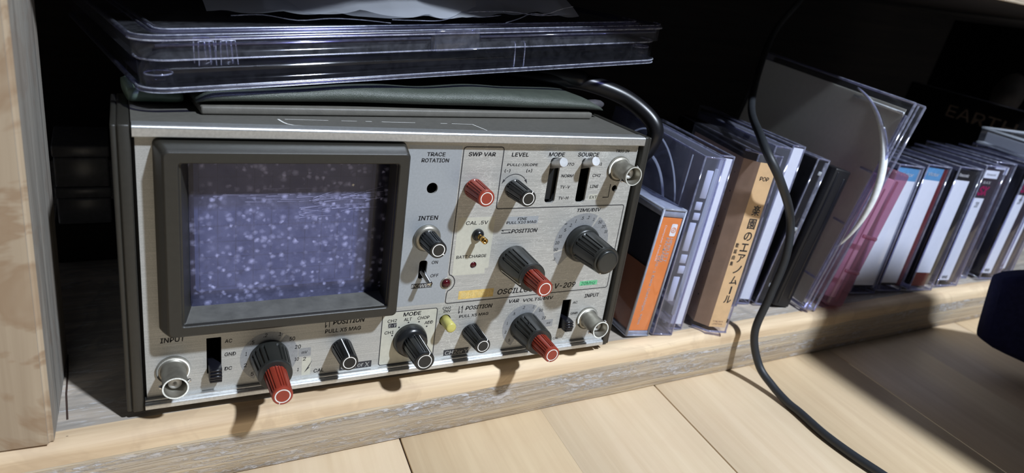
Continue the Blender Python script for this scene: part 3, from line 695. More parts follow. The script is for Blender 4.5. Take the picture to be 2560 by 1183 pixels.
def dual(c, hb_, ht, label, rb0=7.4, rb1=6.4, tilt=0, screw=None):
    k = knob(c, .6, rb0, hb_, rb1, 'knob_grey', label, None, None, nf=24, keep=lambda q: q % 6 not in (0, 5), dep=.55, lip0=2.2, lip1=1.6)
    ik = MB(); ik.rows(fl_rows(c, hb_ - .8, 4.3, ht, 3.75, 24, lambda q: q % 4 != 3, .4, .9, 1.5), 0, False)
    o = obj('inner_knob', ik, 'knob_red', k); o['label'] = 'brick red inner knob'
    rg = MB(); rg.ring((c[0], Y0 - ht - .03, c[2]), 2.45, 2.85, 44); a = math.radians(-110)
    rg.poly([(c[0] + r_ * math.cos(a) + s_ * .15, Y0 - ht - .03, c[2] + r_ * math.sin(a)) for r_, s_ in ((2.8, -1), (2.8, 1), (3.5, 1), (3.5, -1))])
    obj('indicator_mark', rg, 'white_paint', k)
    if screw:
        a = math.radians(screw); hh = hb_ * .52; rr_ = rb0 + (rb1 - rb0) * .5 - .25; d = (math.cos(a), 0, math.sin(a))
        obj('set_screw', MB().lathe((c[0] + d[0] * rr_, Y0 - hh, c[2] + d[2] * rr_), [(1.0, -.8), (1.0, .32), (.62, .34), (.6, -.5)], 20, d=d), 'black_void', k)
    return k
k1 = dual((148.1, 0, 49.2), 18.4, 29.5, 'charcoal horizontal position knob')
sl = MB(); side_line(sl, (148.1, 0, 49.2), 2.8, 7.35, 18.4, 6.4, 205, .4); obj('indicator_mark', sl, 'white_paint', k1)
dual((159.6, 0, 14.5), 15.6, 26.9, 'charcoal volts knob of the right channel', screw=118)
dual((44.2, 0, 14.7), 14.0, 28.2, 'charcoal volts knob of the left channel')
tk = knob((183.3, 0, 55.8), 4.2, 7.6, 21.4, 6.5, 'knob_grey', 'large charcoal time base knob', None, None, skirt=[(9.0, 0), (8.9, 2.2), (8.0, 4.4), (7.5, 4.6)], nf=24, keep=lambda q: q % 6 not in (0, 5), dep=.6, lip0=1.6, lip1=2.0)
obj('knob_cap', MB().lathe((183.3, Y0 - 20.6, 55.8), [(5.3, 0), (5.3, 1.5), (4.9, 1.85), (4.2, 1.95)], 44), 'knob_grey', tk)
sl = MB(); side_line(sl, (183.3, 0, 55.8), 17.6, 6.75, 21.4, 6.5, 250, .9); obj('indicator_mark', sl, 'white_paint', tk)

# ---- BNC sockets
def bnc(c, label, L=12.9, lug=0):
    mb = MB()
    mb.lathe((c[0], Y0, c[1]), [(5.9, 0), (5.9, .9), (5.9, .9), (5.5, 1.15), (5.5, 1.15), (4.75, 1.2), (4.35, 1.8), (4.25, 2.6), (4.25, L - 1.2), (4.25, L - 1.2), (4.4, L - 1.0), (4.4, L), (4.4, L), (3.9, L), (3.9, L), (3.7, L - .4), (3.7, 3.0)], 44)
    o = obj('coaxial_socket', mb, 'nickel', scope); o['label'] = label
    a = math.radians(lug)
    for s in (1, -1):
        d = (s * math.cos(a), 0, s * math.sin(a))
        obj('bayonet_lug', MB().lathe((c[0] + d[0] * 4.2, Y0 - L + 3.2, c[1] + d[2] * 4.2), [(.75, 0), (.75, .9), (.5, 1.15)], 16, d=d), 'chrome', o)
    obj('insulator', MB().lathe((c[0], Y0, c[1]), [(2.3, 2.0), (2.3, L - 3.6), (.65, L - 3.6), (.6, L - 7)], 28), 'ptfe', o)
    return o
bnc((9.9, 14.0), 'left input socket', 12.9, 8); bnc((195.2, 14.9), 'right input socket', 12.8, 30); bnc((196.2, 92.1), 'trigger input socket', 12.0, 40)

# ---- switches, lamps, terminal
def lever(x, z, tip):
    b = Vector((x, 8.0, z - 2.0)); tpt = Vector(tip); d = (tpt - b)
    o = obj('lever_switch', MB().lathe(b, [(2.1, 0), (2.1, d.length - .25), (1.95, d.length)], 40, smooth=False, d=d), 'lever_metal', scope)
lever(162.2, 94.2, (161.2, -5.4, 97.1)); lever(178.4, 94.0, (177.7, -5.4, 97.6))
obj('switch_slider', MB().box(159.6, 164.4, 4.5, 6, 77, 96), 'black_void', scope)
def slide(x, z, wd, hz, prot):
    mb = MB(); mb.box(x - wd / 2, x + wd / 2, Y0 - prot + 1.6, 8, z - hz / 2, z + hz / 2, .4, 2)
    n = 5
    for i in range(n):
        zz = z - hz / 2 + hz * (i + .5) / n; pr = prot - abs(i - (n - 1) / 2) * .35
        mb.box(x - wd / 2 + .15, x + wd / 2 - .15, Y0 - pr, Y0 - prot + 2.5, zz - hz * .42 / n, zz + hz * .42 / n, .18, 1)
    obj('coupling_switch', mb, 'slider', scope)
slide(24.2, 11.4, 4.6, 5.8, 5.2); slide(182.6, 13.6, 4.2, 5.6, 5.2)
tg = MB(); tg.tube([(105.4, 7, 47.0), (105.4, 2, 46.6), (105.5, -2, 46.0), (105.6, -6.6, 45.2)], lambda u: 1.35 - .35 * u if u < .9 else 1.15, 18)
o = obj('power_toggle', tg, 'chrome', scope); o['label'] = 'chrome power toggle'
obj('push_button', MB().lathe((118.4, Y0, 22.4), [(2.35, -3), (2.35, 7.0), (2.15, 7.5), (1.6, 7.7)], 32), 'yellow', scope)['label'] = 'yellow push button'
pl = obj('power_lamp', MB().lathe((116.7, Y0, 40.6), [(1.95, -1), (1.95, .3), (1.7, .9), (1.1, 1.35), (.4, 1.5)], 28), 'lamp_red', scope); pl['label'] = 'dark red power lamp'
obj('lamp_ring', MB().lathe((116.7, Y0, 40.6), [(2.7, 0), (2.6, .25), (2.0, .3), (1.95, 0)], 32), 'nickel', pl)
obj('charge_lamp', MB().lathe((128.7, Y0, 48.3), [(1.4, -2), (1.4, -.3), (1.0, .1), (.4, .25)], 24), 'lamp_red', scope)['label'] = 'dark red battery charge lamp'
tm = obj('test_terminal', MB().lathe((128.9, Y0, 62.6), [(2.7, 0), (2.7, .8), (2.2, 1.6), (1.5, 2.4)], 30), 'knob_black', scope); tm['label'] = 'black and brass calibration terminal'
obj('terminal_pin', MB().lathe((128.9, Y0 - 1.5, 62.6), [(1.1, 0), (1.1, 1.4), (.8, 1.6), (.8, 2.3), (1.3, 2.6), (1.3, 6.2), (.7, 6.3), (.6, 4.5)], 24), 'gold', tm)

# ------------------------------------------------------------------ vinyl pouch lying on the scope
ZT = 140.4                       # top of the oscilloscope housing
pouch = thing('vinyl_pouch', 'grey-green leatherette pouch lying flat on the oscilloscope top', 'pouch', (21.5, 15.5, ZT), Euler((0, 0, math.radians(3.9))))
mb = MB(); mb.box(1, 178.5, .2, 62, 0, 3.0, .7, 2)
obj('flange', mb, 'vinyl_edge', pouch)
def pouch_roll():
    rows = []; nu, nv = 72, 22
    for i in range(nu + 1):
        u = i / nu; x = 186.5 * u
        endf = min(1, (u / .03)) ** .5 * min(1, ((1 - u) / .05)) ** .6 if 0 < u < 1 else 0.0
        h = (5.0 + 4.6 * math.sin(math.pi * u) ** .9 + .5 * math.sin(u * 9.5) + .4 * math.sin(u * 21 + 1)) * (.35 + .65 * endf)
        row = []
        for j in range(nv):
            a = 2 * math.pi * j / nv; c, s_ = math.cos(a), math.sin(a)
            cy = 30 - 30 * math.copysign(abs(c) ** .55, c) * (.93 + .07 * endf); cz = h / 2 + h / 2 * math.copysign(abs(s_) ** .8, s_)
            if s_ > 0: cz -= 1.3 * math.exp(-((cy - 16) / 6) ** 2) * math.sin(u * 3.1) + .5 * noise.noise(Vector((x * .05, cy * .08, 2)))
            row.append((x, cy + 1.2 * math.sin(u * 6.3), 3.05 + max(cz, 0)))
        rows.append(row)
    return MB().rows(rows, 0, True)
obj('pouch_body', pouch_roll(), 'vinyl', pouch)
obj('zip_end', MB().lathe((179.5, 7.5, 5.4), [(2.2, 0), (2.5, 2.5), (2.5, 6), (2.0, 9.5), (1.0, 11.5)], 18, d=(1, .08, .02)), 'zip_grey', pouch)
roll = []
for i in range(13):
    u = i / 12; hh = 6.2 + .4 * math.sin(u * 5)
    roll.append([(-20 + 17.5 * u, 26 - 13 * math.copysign(abs(math.cos(a)) ** .6, math.cos(a)), .05 + hh / 2 + hh / 2 * math.copysign(abs(math.sin(a)) ** .7, math.sin(a)) * (1 if 0 < i < 12 else .8)) for a in [2 * math.pi * j / 20 for j in range(20)]])
obj('end_flap', MB().rows(roll), 'vinyl_green', pouch)

# ------------------------------------------------------------------ large clear case lying askew on the pouch
def Rcase(yaw, roll): return Matrix.Rotation(math.radians(yaw), 3, 'Z') @ Matrix.Rotation(math.radians(-roll), 3, 'Y')
case = thing('clear_storage_case', 'large clear hinged plastic case lying askew on top of the pouch', 'case', (3.7, 10, 147.6), Rcase(7.3, 4.8).to_4x4())
CW, CD, CH, CS = 246, 196, 18.9, 10.9
def shell(x0, x1, y0, y1, r, z0, z1, th, n=7):
    """thin rounded wall, no top or bottom"""
    P = [(x, y) for x, y in rrect(x0, x1, y0, y1, r, n)]; Q = [(x, y) for x, y in rrect(x0 + th, x1 - th, y0 + th, y1 - th, max(r - th, .5), n)]
    return MB().rows([[(x, y, z0) for x, y in P], [(x, y, z1) for x, y in P], [(x, y, z1) for x, y in Q], [(x, y, z0) for x, y in Q], [(x, y, z0) for x, y in P]], 0, True, False, False)
def front(x0, x1, y0, r, z, back=5):
    L = [(x, y, z) for x, y in rrect(x0, x1, y0, y0 + 80, r, 7)]
    return [(x0, y0 + r + back, z)] + L[24:32] + L[0:8] + [(x1, y0 + r + back, z)]
def rim(x0, x1, y0, y1, r, z, rad):
    return [(x, y, z) for x, y in rrect(x0, x1, y0, y1, r, 7)]
base = shell(1.5, CW - 1.5, 1.2, CD - 1.2, 9, 1.0, CS, 1.3)
o = obj('case_base', base, 'clear', case)
q = MB(); q.poly([(x, y, 1.2) for x, y in rrect(4, CW - 4, 4, CD - 4, 8)]); obj('base_floor', q, 'case_floor', o)
q = MB(); q.tube(rim(1.2, CW - 1.2, .9, CD - .9, 9, .9, 0), .95, 8, 0, 0, True); obj('base_rim', q, 'clear_lip', o)
q = MB(); q.tube(front(.5, CW - .5, .2, 9, 1.7), .3, 6, 0, 0); q.tube(front(.6, CW - .6, .25, 9, .2), .22, 6, 0, 0); obj('base_glint', q, 'glint_edge', o)  # pale tubes drawn as glints along the front bottom edge
q = MB(); q.tube(front(1.6, CW - 1.6, 1.3, 9, CS - .2), .36, 6, 0, 0); obj('seam_glint', q, 'glint_edge', o)
lid = shell(.2, CW + 1.2, 0, CD, 9, CS + .3, CH - .8, 1.3)
lid.poly([(x, y, CH - .6) for x, y in rrect(1, CW + .5, 1, CD - 1, 9)])
lid.poly([(x, y, CH - 1.6) for x, y in rrect(10, CW - 8, 12, CD - 12, 5)])
o2 = obj('case_lid', lid, 'clear_dusty', case)
q = MB(); q.tube(rim(.2, CW + 1.2, 0, CD, 9, CH - .9, 0), 1.05, 8, 0, 0, True); obj('lid_rim', q, 'clear_lip', o2)
q = MB(); q.tube(front(-.5, CW + 1.9, -.8, 9, CH - 1.4, 1), .3, 6, 0, 0); q.tube(front(.2, CW + 1.2, 0, 9, CH + .15, 1), .25, 6, 0, 0); q.tube(front(9, CW - 7, 11.9, 5, CH + .3, 8), .3, 6, 0, 0); obj('lid_glint', q, 'glint_edge', o2)  # glint lines painted along the front of the lid
q = MB(); q.tube(rim(10, CW - 8, 13, CD - 12, 5, CH - .2, 0), .8, 8, 0, 0, True); q.tube(rim(7.6, CW - 5.6, 10.2, CD - 9.5, 6, CH - .35, 0), .45, 6, 0, 0, True); obj('lid_ridge', q, 'clear_lip', o2)
q = MB(); q.tube([(6, -.25, CH - 3.0), (108, -.25, CH - 3.0)], .5, 6, 0, 0); q.tube([(132, -.25, CH - 3.0), (CW - 8, -.25, CH - 3.0)], .5, 6, 0, 0); obj('lid_lip', q, 'clear_lip', o2)
q = MB(); q.box(109.8, 131.0, -1.9, -.5, CS - .4, CH + .2, .6, 2); q.box(109.8, 131.0, -1.9, 2.2, CH - 1.0, CH + .2, .5, 2); q.box(108.6, 109.9, -1.7, .6, CS - .2, CH - 1.4, .4, 1); obj('latch', q, 'clear_dusty', o2)
def plate_clip(x0, x1, y, z0, z1, par):
    q = MB(); q.box(x0, x1, y, y + .7, z0, z1, .25, 1); c_ = obj('inner_clip', q, 'clear', par)
    q = MB(); q.tube([(x0, y, z0), (x0 + .4, y, z1 - .6), (x0 + 1, y, z1), (x1 - 1, y, z1), (x1 - .4, y, z1 - .6), (x1, y, z0)], .22, 6, 0, 4); q.tube([(x1 - 1.8, y, z0 + .5), (x1 - 2.0, y, z1 - .5)], .25, 6, 0, 0); obj('clip_edge', q, 'glint_edge', o2)
for x in (22.5, 29.8):
    plate_clip(x - 3.4, x + 2.4, 7, 8.4, 17.0, o2); plate_clip(x - 2.4, x + 3.4, 5, 7.6, 16.0, o2)
for x in (152.8, 158.2):
    q = MB(); q.box(x, x + .9, 3, 34, 2, 12.0, .3, 1); obj('divider', q, 'clear', o)
    q = MB(); q.tube([(x + .4, 3, 1.6), (x + .4, 3, 11.6), (x + .4, 6, 12.2)], .3, 6, 0, 4); obj('divider_edge', q, 'glint_edge', o)
for x, hh in ((7.6, 4.2), (CW - 8, 6.2)):
    q = MB(); q.lathe((x, 8.5, 1.1), [(4.4, 0), (4.4, hh), (3.6, hh + 1.2), (1.6, hh + 1.4), (1.4, 2.0)], 28, d=(0, 0, 1)); obj('corner_boss', q, 'clear', o)
    q = MB(); q.tube([(x + 4.4 * math.cos(a_), 8.5 + 4.4 * math.sin(a_), 1.2 + hh) for a_ in [2 * math.pi * i / 24 for i in range(24)]], .3, 6, 0, 0, True); obj('boss_edge', q, 'glint_edge', o)

# crumpled film bag on the clear case
bag = thing('plastic_bag', 'crumpled clear film bag lying on the large clear case', 'bag', (3.7, 10, 147.6), Rcase(7.3, 4.8).to_4x4())
def film(u0, u1, v0, v1, z, amp, ph, nu=70, nv=34, front=None, lift=0.0, ramp=0):
    rows = []
    for i in range(nu + 1):
        u = u0 + (u1 - u0) * i / nu; row = []
        for j in range(nv + 1):
            vv = v0 + (front(u) if front else 0); v = vv + (v1 - vv) * j / nv
            p = Vector((u * .028 + ph, v * .035, ph))
            a = noise.noise(p) ; b = 1 - abs(noise.noise(Vector((u * .055 + v * .03 + ph, v * .016, 4 + ph)))) * 2
            zz = z + amp * (.55 + .55 * a) + amp * .55 * max(0, b) ** 2
            zz += ramp * min(1, (v - vv) / 16) ** .8
            if lift: zz += lift * math.exp(-((u - 172) / 12) ** 2) * math.exp(-((v - vv) / 9) ** 2)
            row.append((u, v, max(zz, CH + .35)))
        rows.append(row)
    return MB().rows(rows, 0, True, closed=False)
fr = lambda u: 8 + 2.0 * math.sin(u * .09) + (max(0, 95 - u) * .45) - (2 if u > 178 else 0)
obj('film_sheet', film(32, 190, 0, 150, CH + 1.0, 3.2, 1.3, front=fr, lift=3.2, ramp=9), 'film', bag)
obj('film_sheet', film(52, 184, 5, 150, CH + 2.0, 4.0, 6.1, ramp=12, front=lambda u: fr(u) - 4 + 8 * math.sin(u * .05)), 'film', bag)

for k, (ua, ub, va, dv, za, dz) in enumerate(((40, 96, 34, -24, 1.6, .5), (96, 150, 9, 2, 2.2, 2.0), (104, 188, 12, -4, 6.5, -2), (70, 108, 22, -8, 7.0, 4.0), (150, 189, 8, 0, 2.0, 6.0))):
    pts = [(ua + (ub - ua) * i / 5, va + dv * i / 5 + 1.2 * math.sin(i * 1.7 + k), CH + za + dz * i / 5 + .8 * math.sin(i * 2.3 + k)) for i in range(6)]
    q = MB(); q.tube(pts, .22, 5, 0, 4); obj('film_fold', q, 'glint_edge', bag)  # pale tubes stand in for bright lines on the film folds

# ------------------------------------------------------------------ cables
pw = MB(); pw.tube([(165, 90, 156), (186.8, 65, 156), (209, 57, 154.6), (165, 85, 152.5), (186.8, 63, 152.8), (209, 57, 153.6), (229, 48, 149.5), (240, 39, 143), (245.2, 33, 136), (245.8, 33, 128), (244.5, 40, 116), (241, 57, 102), (235, 68, 80), (228, 80, 52), (224, 100, 36), (222, 140, 32.6)], 4.35, 18)
tag(obj('power_cable', pw, 'pvc'), 'thick glossy black cable looping down behind the oscilloscope corner', 'cable')
def wp(px, py, d):
    """point d units along the ray the cable was surveyed on"""
    return px
fc = MB(); fc.tube([(462.0, 145.0, 219.0), (444.1, 129.5, 210.9), (413.1, 119.2, 184.0), (349.4, 65.9, 147.1), (288.3, -1.2, 138.9), (288.2, -18.9, 122.9), (311.2, -14.2, 99.5), (313.3, -17.0, 78.1), (310.4, -16.6, 53.8), (307.6, -16, 30.5), (310.8, -22.5, 12.5), (312, -34, 5.5), (311.6, -46, 2.6), (310.8, -55.5, 2.4), (307.6, -73.7, 2.4), (307.2, -90.9, 2.4), (308.6, -107.8, 2.4), (310.3, -131.0, 2.4)], 2.25, 16, 0, 10)
tag(obj('black_cable', fc, 'pvc_fore'), 'long black cable hanging in front of the cases and running over the floor', 'cable')

# ------------------------------------------------------------------ upright cases
def bare(o, T, D, H): obj('inner_tray', MB().box(-T + 1.0, -.8, 1.8, D - 1, 1, H - 1.2, .5, 1), 'card_black', o)
def stand(name, label, cat, x, y, yaw, lean, group=None, z=B, pitch=0):
    m = Matrix.Rotation(math.radians(yaw), 4, 'Z') @ Matrix.Rotation(math.radians(lean), 4, 'Y') @ Matrix.Rotation(math.radians(pitch), 4, 'X')
    return thing(name, label, cat, (x, y, z + .3), m, group)
# inside each case: local x from -T (left face) to 0 (right face), y from 0 (front spine) back, z up
def edges_box(T, D, H, r, x0=None):
    mb = MB(); a = -T + r * .6; b = -r * .6
    for x in (a, b):
        for z in (r * .6, H - r * .6): mb.tube([(x, r * .5, z), (x, D - r, z)], r, 6, 0, 0)
        mb.tube([(x, r * .6, .3), (x, r * .6, H - .3)], r, 6, 0, 0)
    for z in (r * .6, H - r * .6): mb.tube([(-T + .2, r * .6, z), (-.2, r * .6, z)], r, 6, 0, 0)
    return mb
def shellbox(o, T, D, H, mat='clear', rimmat='clear_rim', r=.55):
    s_ = obj('case_shell', MB().box(-T, 0, 0, D, 0, H, .5, 1), mat, o)
    obj('shell_rim', edges_box(T, D, H, r), rimmat, s_)
    return s_
def jewel(x, y, yaw, lean, T, H, D, label, card='card_white', left=None, group='compact disc cases in the left stack', name='disc_case', shellm='clear_blue', z0=3.2, z1=1.5):
    o = stand(name, label, 'case', x, y, yaw, lean, group)
    shellbox(o, T, D, H, shellm)
    if card: obj('spine_card', MB().box(-T + .9, -.6, .5, 1.1, z0, H - z1), card, o)
    if left: obj('cover_card', MB().box(-T + .9, -T + 1.3, 6 if left != 'card_black' else 2, D - 2, z0, H - z1), left, o)
    return o
def side_frame_mat(x, y, z, rot=0):
    """text plane facing -x (left side of a case): reading direction +(-y)"""
    m = Matrix(((0, 0, -1, x), (-1, 0, 0, y), (0, 1, 0, z), (0, 0, 0, 1)))
    return m @ Matrix.Rotation(math.radians(rot), 4, 'Z')

# data cartridge with the orange label
T, H, D = 14.9, 72.9, 51
o = stand('data_cartridge', 'orange labelled data cartridge in clear case beside the oscilloscope', 'cartridge', 243.1, .6, -4.7, 5.0)
shellbox(o, T, D, H, 'clear', 'grey_case', .7)
obj('top_cap', MB().box(-T + .1, -.1, .3, D - .3, H - 4.5, H - .2, .4, 1), 'grey_case', o)
obj('bottom_cap', MB().box(-T + .1, -.1, .3, D - .3, .2, 3.0, .4, 1), 'grey_case', o)
obj('cartridge_shell', MB().box(-T + 2.0, -2.0, 3, D - 3, 3.4, H - 6, .8, 2), 'tape_dark', o)
obj('spine_card', MB().box(-T + 1.0, -1.2, .6, .9, 3.3, H - 4.8), 'card_orange', o)
obj('cover_card', MB().box(-T + 1.0, -T + 1.3, .9, D - 2, 3.3, 40), 'card_rust', o)
lt = MB()
text(lt, 'DDS-1 Data Cartridge, 90m', frame_xz(-T + 6.0, .5, 27, -90), 40, 1.9, 0, .04)
text(lt, 'HEWLETT', frame_xz(-4.2, .5, 50.5, -90), 13.5, 2.0, 0, .05); text(lt, 'PACKARD', frame_xz(-6.6, .5, 50.5, -90), 13.5, 2.0, 0, .05)
text(lt, 'Computer Products', frame_xz(-T + 4.6, .5, 54.0, -90), 20, 1.4)
lt.poly([(x, .5, z) for x, z in rrect(-6.6, -2.8, 58.2, 65.0, .8)])
obj('label_lettering', lt, 'white_ink', o)
lg = MB(); lg.ring((-4.7, .42, 61.6), 1.25, 1.55, 24); text(lg, 'hp', frame_xz(-4.7, .42, 61.6, -90, .2), 1.9, 1.9)
obj('label_emblem', lg, 'card_orange', o)

# tall clear case with white inlay blocks
T, H, D = 12.0, 101.3, 118
o = jewel(257.6, -2.5, -14, 3.3, T, H, D, 'clear disc case with broken white strip on its spine, behind the orange cartridge', None, None)
for z0, z1, x0 in ((20, 34.5, -8.6), (36.5, 41, -7.4), (42.5, 47.5, -8.0), (49.5, 65.5, -8.6), (67, 71, -8.0), (72.5, 77, -8.6), (79, 94, -7.6)):
    obj('inlay_block', MB().box(x0, x0 + 3.8, 1.4, 2.0, z0, z1, .25, 1), 'card_white', o)
obj('hinge_bar', MB().box(-3.2, -1.6, .8, 2.2, 12, H - 6, .3, 1), 'ring_white', o)
dr = MB(); cx, cz = 62, 52
def arcx(mb, r, a0, a1, rad, x):
    mb.tube([(x, cx + r * math.cos(math.radians(a)), cz + r * math.sin(math.radians(a))) for a in range(a0, a1 + 1, 6)], rad, 6, 0, 0)
arcx(dr, 47, 20, 340, .45, -T + 1.6); arcx(dr, 34, 30, 330, .7, -T + 1.8); arcx(dr, 9, 0, 360, .5, -T + 1.8)
dr.box(-T + 1.2, -T + 1.6, 13.6, 14.2, 3, H - 3); obj('disc_tray', dr, 'ring_white', o)
lw = MB(); text(lw, 'CD-R', frame_xz(-6, -.05, 8.5, 0), 4.4, 1.6); obj('moulded_mark', lw, 'clear_rim', o)

jewel(268.2, 1.6, -14, 3.3, 8.7, 101.2, 118, 'thin disc case with plain white spine, left of the tan case', shellm='clear')
# tan case
T, H, D = 18.5, 104.4, 66
o = stand('disc_case', 'thick tan disc case with vertical black lettering on its spine', 'case', 292.5, -8.7, -16.5, 2.6, 'compact disc cases in the left stack')
ch = 7.0
def prism(P, z0, z1, m=0): return MB().rows([[(x, y, z0) for x, y in P], [(x, y, z1) for x, y in P]], m, False)
P = [(-T, ch * .9), (-T + ch, 0), (0, 0), (0, D), (-T, D)]
sh = obj('case_shell', prism(P, 0, H), 'clear', o)
q = MB(); q.tube([(x, y, .5) for x, y in P[:3]], .7, 6, 0, 0); q.tube([(x, y, H - .4) for x, y in P[:3]], .6, 6, 0, 0); q.tube([(-.3, .2, 0), (-.3, .2, H)], .5, 6, 0, 0); obj('shell_rim', q, 'clear_rim', sh)
Pi = [(-T + .8, D - 2), (-T + .8, ch * .9 + .5), (-T + ch + .3, .9), (-1.2, .9), (-1.2, 1.3), (-T + ch + .5, 1.3), (-T + 1.2, ch * .9 + .7), (-T + 1.2, D - 2)]
tc = MB(); z0, z1 = 3.0, H - 5
tc.box(-T + ch + .3, -1.2, .9, 1.3, z0, z1, m=0); obj('spine_card', tc, 'card_cream', o)
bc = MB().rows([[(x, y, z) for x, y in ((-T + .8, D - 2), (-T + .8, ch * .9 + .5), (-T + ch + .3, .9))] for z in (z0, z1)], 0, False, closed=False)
obj('cover_card', bc, 'card_brown_shade', o)  # shaded left side of the tan insert, its shade painted brown
sp = MB()
for k in range(9):
    zz = 8 + k * 10.3; yy = ch * .9 + 1.2 + (k % 3) * .8
    sp.lathe((-T + .72, yy + 2, zz), [(.55 if k % 2 else .35, 0), (.3, .03)], 10, d=(-1, 0, 0))
obj('print_spots', sp, 'ink', o)
jt = MB(); xs_ = -T + ch + 6.6; zz = 77.0
for chx, hh in (('楽', 7.0), ('園', 7.0), ('の', 6.0), ('エ', 5.6), ('ア', 6.0), ('ノ', 5.8), ('ム', 6.0)):
    text(jt, chx, frame_xz(xs_, .8, zz - hh / 2), 4.4, hh * .82, 0, .12); zz -= hh + .7
text(jt, 'ー', frame_xz(xs_, .8, zz - 2.4, -90), 4.4, .8, 0, .15); zz -= 5.6
text(jt, 'ル', frame_xz(xs_, .8, zz - 2.4), 4.2, 4.6, 0, .12)
zz = 53
for chx in '歌謡曲集': text(jt, chx, frame_xz(-T + ch + 1.9, .8, zz), 1.9, 2.6, 0, .03); zz -= 3.6
text(jt, 'POP', frame_xz(-T + ch + 5.4, .8, 91), 5.2, 2.2, 0, .06)
obj('spine_lettering', jt, 'ink', o)
ol = MB(); text(ol, 'TOKUMA', frame_xz(-T + ch + 5.0, .8, 6.6), 6.4, 1.0); text(ol, 'JAPAN', frame_xz(-T + ch + 5.0, .8, 5.0), 6.0, 1.0); obj('small_lettering', ol, 'card_brown_shade', o)

jewel(313.0, 13.6, -14.5, 4.0, 11.6, 98.5, 98, 'matt black disc case whose dark top shows behind the tan case', 'card_black', 'card_black', shellm='card_black')
jewel(327.2, 16.5, -14, 4.3, 11.4, 102.0, 90, 'clear disc case with dark card, between the matt black case and the lettered white spine', 'card_black', None)
o = jewel(338.4, 16.8, -13, 4.5, 8.8, 102.8, 108, 'thin disc case with white spine lettered in black and red at the top', 'card_white', 'card_black', shellm='clear')
jt = MB(); zz = 95
for chx in '夜間': text(jt, chx, frame_xz(-4.6, .9, zz), 2.6, 2.8, 0, .06); zz -= 3.4
for k, chx in enumerate(('飛', '行', '曲', '集')): text(jt, chx, frame_xz(-4.6, .9, 14 - k * 2.7), 1.9, 2.0, 0, .02)
obj('spine_lettering', jt, 'ink', o)
jt = MB(); text(jt, '版', frame_xz(-5.2, .9, 86.8), 2.6, 2.6, 0, .08); obj('red_lettering', jt, 'red_ink', o)

# black cases
o = jewel(349.6, 12.4, -11, 8.9, 9.2, 96.9, 45, 'black disc case with clear hinge strip, right of the lettered white spine', 'card_black', 'card_black', group=None, shellm='clear')
bare(o, 9.2, 45, 96.9)
obj('hinge_bar', MB().box(-3.0, -.6, -.2, 1.2, 2, 95, .4, 1), 'clear_rim', o)
for z in (14, 52, 88): obj('hinge_tab', MB().box(-4.6, -2.6, -.4, .8, z - 1.2, z + 1.2, .3, 1), 'ring_white', o)
T, H, D = 12.4, 91.7, 38
o = stand('tape_case', 'solid black tape case leaning on the big grey disc case', 'tape case', 362.6, 6.3, -9.5, 10.2)
obj('case_body', MB().box(-T, 0, 0, D, 0, H, .9, 2), 'card_black', o)
obj('spine_ridge', MB().box(-T + 2, -T + 3.2, -.5, .5, 2, H - 2, .3, 1), 'slider', o)
obj('spine_groove', MB().box(-4, -1.5, -.35, .4, 6, H - 5, .3, 1), 'slider', o)

# big leaning case with the grey cover and a ring, its glint painted white
H, D, T = 137.2, 134.0, 9.4
RB = Matrix.Rotation(math.radians(-8), 4, 'Z') @ Matrix.Rotation(math.radians(10.2), 4, 'Y') @ Matrix.Rotation(math.radians(3.6), 4, 'X')
o = thing('large_disc_case', 'big clear square case leaning right, grey cover with a curved ring, its glint painted white', 'case', (368.2, -1.1, B + 1.9), RB)
s_ = obj('case_shell', MB().box(0, T, 0, D, 0, H, .8, 2), 'clear_dusty', o)
q = MB()
for x in (.4, T - .4):
    q.tube([(x, .5, .5), (x, .5, H - .5)], .8, 8, 0, 0); q.tube([(x, .5, H - .5), (x, D, H - .5)], .7, 8, 0, 0); q.tube([(x, .5, .5), (x, D, .5)], .7, 8, 0, 0)
q.tube([(3.6, .4, 1), (3.6, .4, H - 1)], .55, 8, 0, 0); obj('shell_rim', q, 'clear_rim', s_)
obj('cover_card', MB().box(1.6, 2.0, 5, D - 2, 2, H - 5), 'smoke', o)
rg = MB(); rc = (57.8, 73.1, 63.0)
rg.tube([(1.0, rc[0] - rc[2] * math.cos(math.radians(a)), rc[1] + rc[2] * math.sin(math.radians(a))) for a in range(-28, 78, 3)], lambda u: .55 + 1.7 * math.sin(math.pi * min(1, u * 1.0)) ** 1.2, 8, 0, 0)
obj('glint_ring', rg, 'arc_white', o)  # raised tray ring; lamp glint put into its white and taper
obj('spine_bar', MB().box(.8, 2.4, 3.0, 4.2, 6, H - 8, .3, 1), 'clear_rim', o)
obj('top_bar', MB().box(.8, 2.2, 5, 44, H - 8.4, H - 6.8, .3, 1), 'arc_white', o)
for z in (20, 58, 92): obj('side_clip', MB().box(.2, 1.6, 5, 14, z, z + 1.4, .3, 1), 'clear_rim', o)
q = MB(); q.lathe((T * .35, 1.5, 2.2), [(2.0, 0), (2.2, 1.2), (1.2, 3.2)], 14, d=(0, -1, 0)); obj('corner_boss', q, 'clear_rim', o)

# pink case
T, H, D = 14.6, 93.1, 52
o = stand('tape_case', 'translucent pink tape case leaning between the big clear case and white tapes', 'tape case', 402.3, -4.3, -8.7, 12.2)
s_ = obj('case_shell', MB().box(-T, 0, 0, D, 0, H, 2.2, 3), 'pink', o)
obj('inner_rib', MB().box(-T * .55, -T * .45, .6, 2, 3, H - 6, .3, 1), 'pink', o)
obj('tape_body', MB().box(-T + 2, -2, 7, D - 3, 4, H - 6, .8, 2), 'card_white', o)
for z in (24, 48): obj('hinge_tab', MB().box(-T + .6, -1, -.5, 1, z, z + 2.4, .5, 1), 'pink', o)

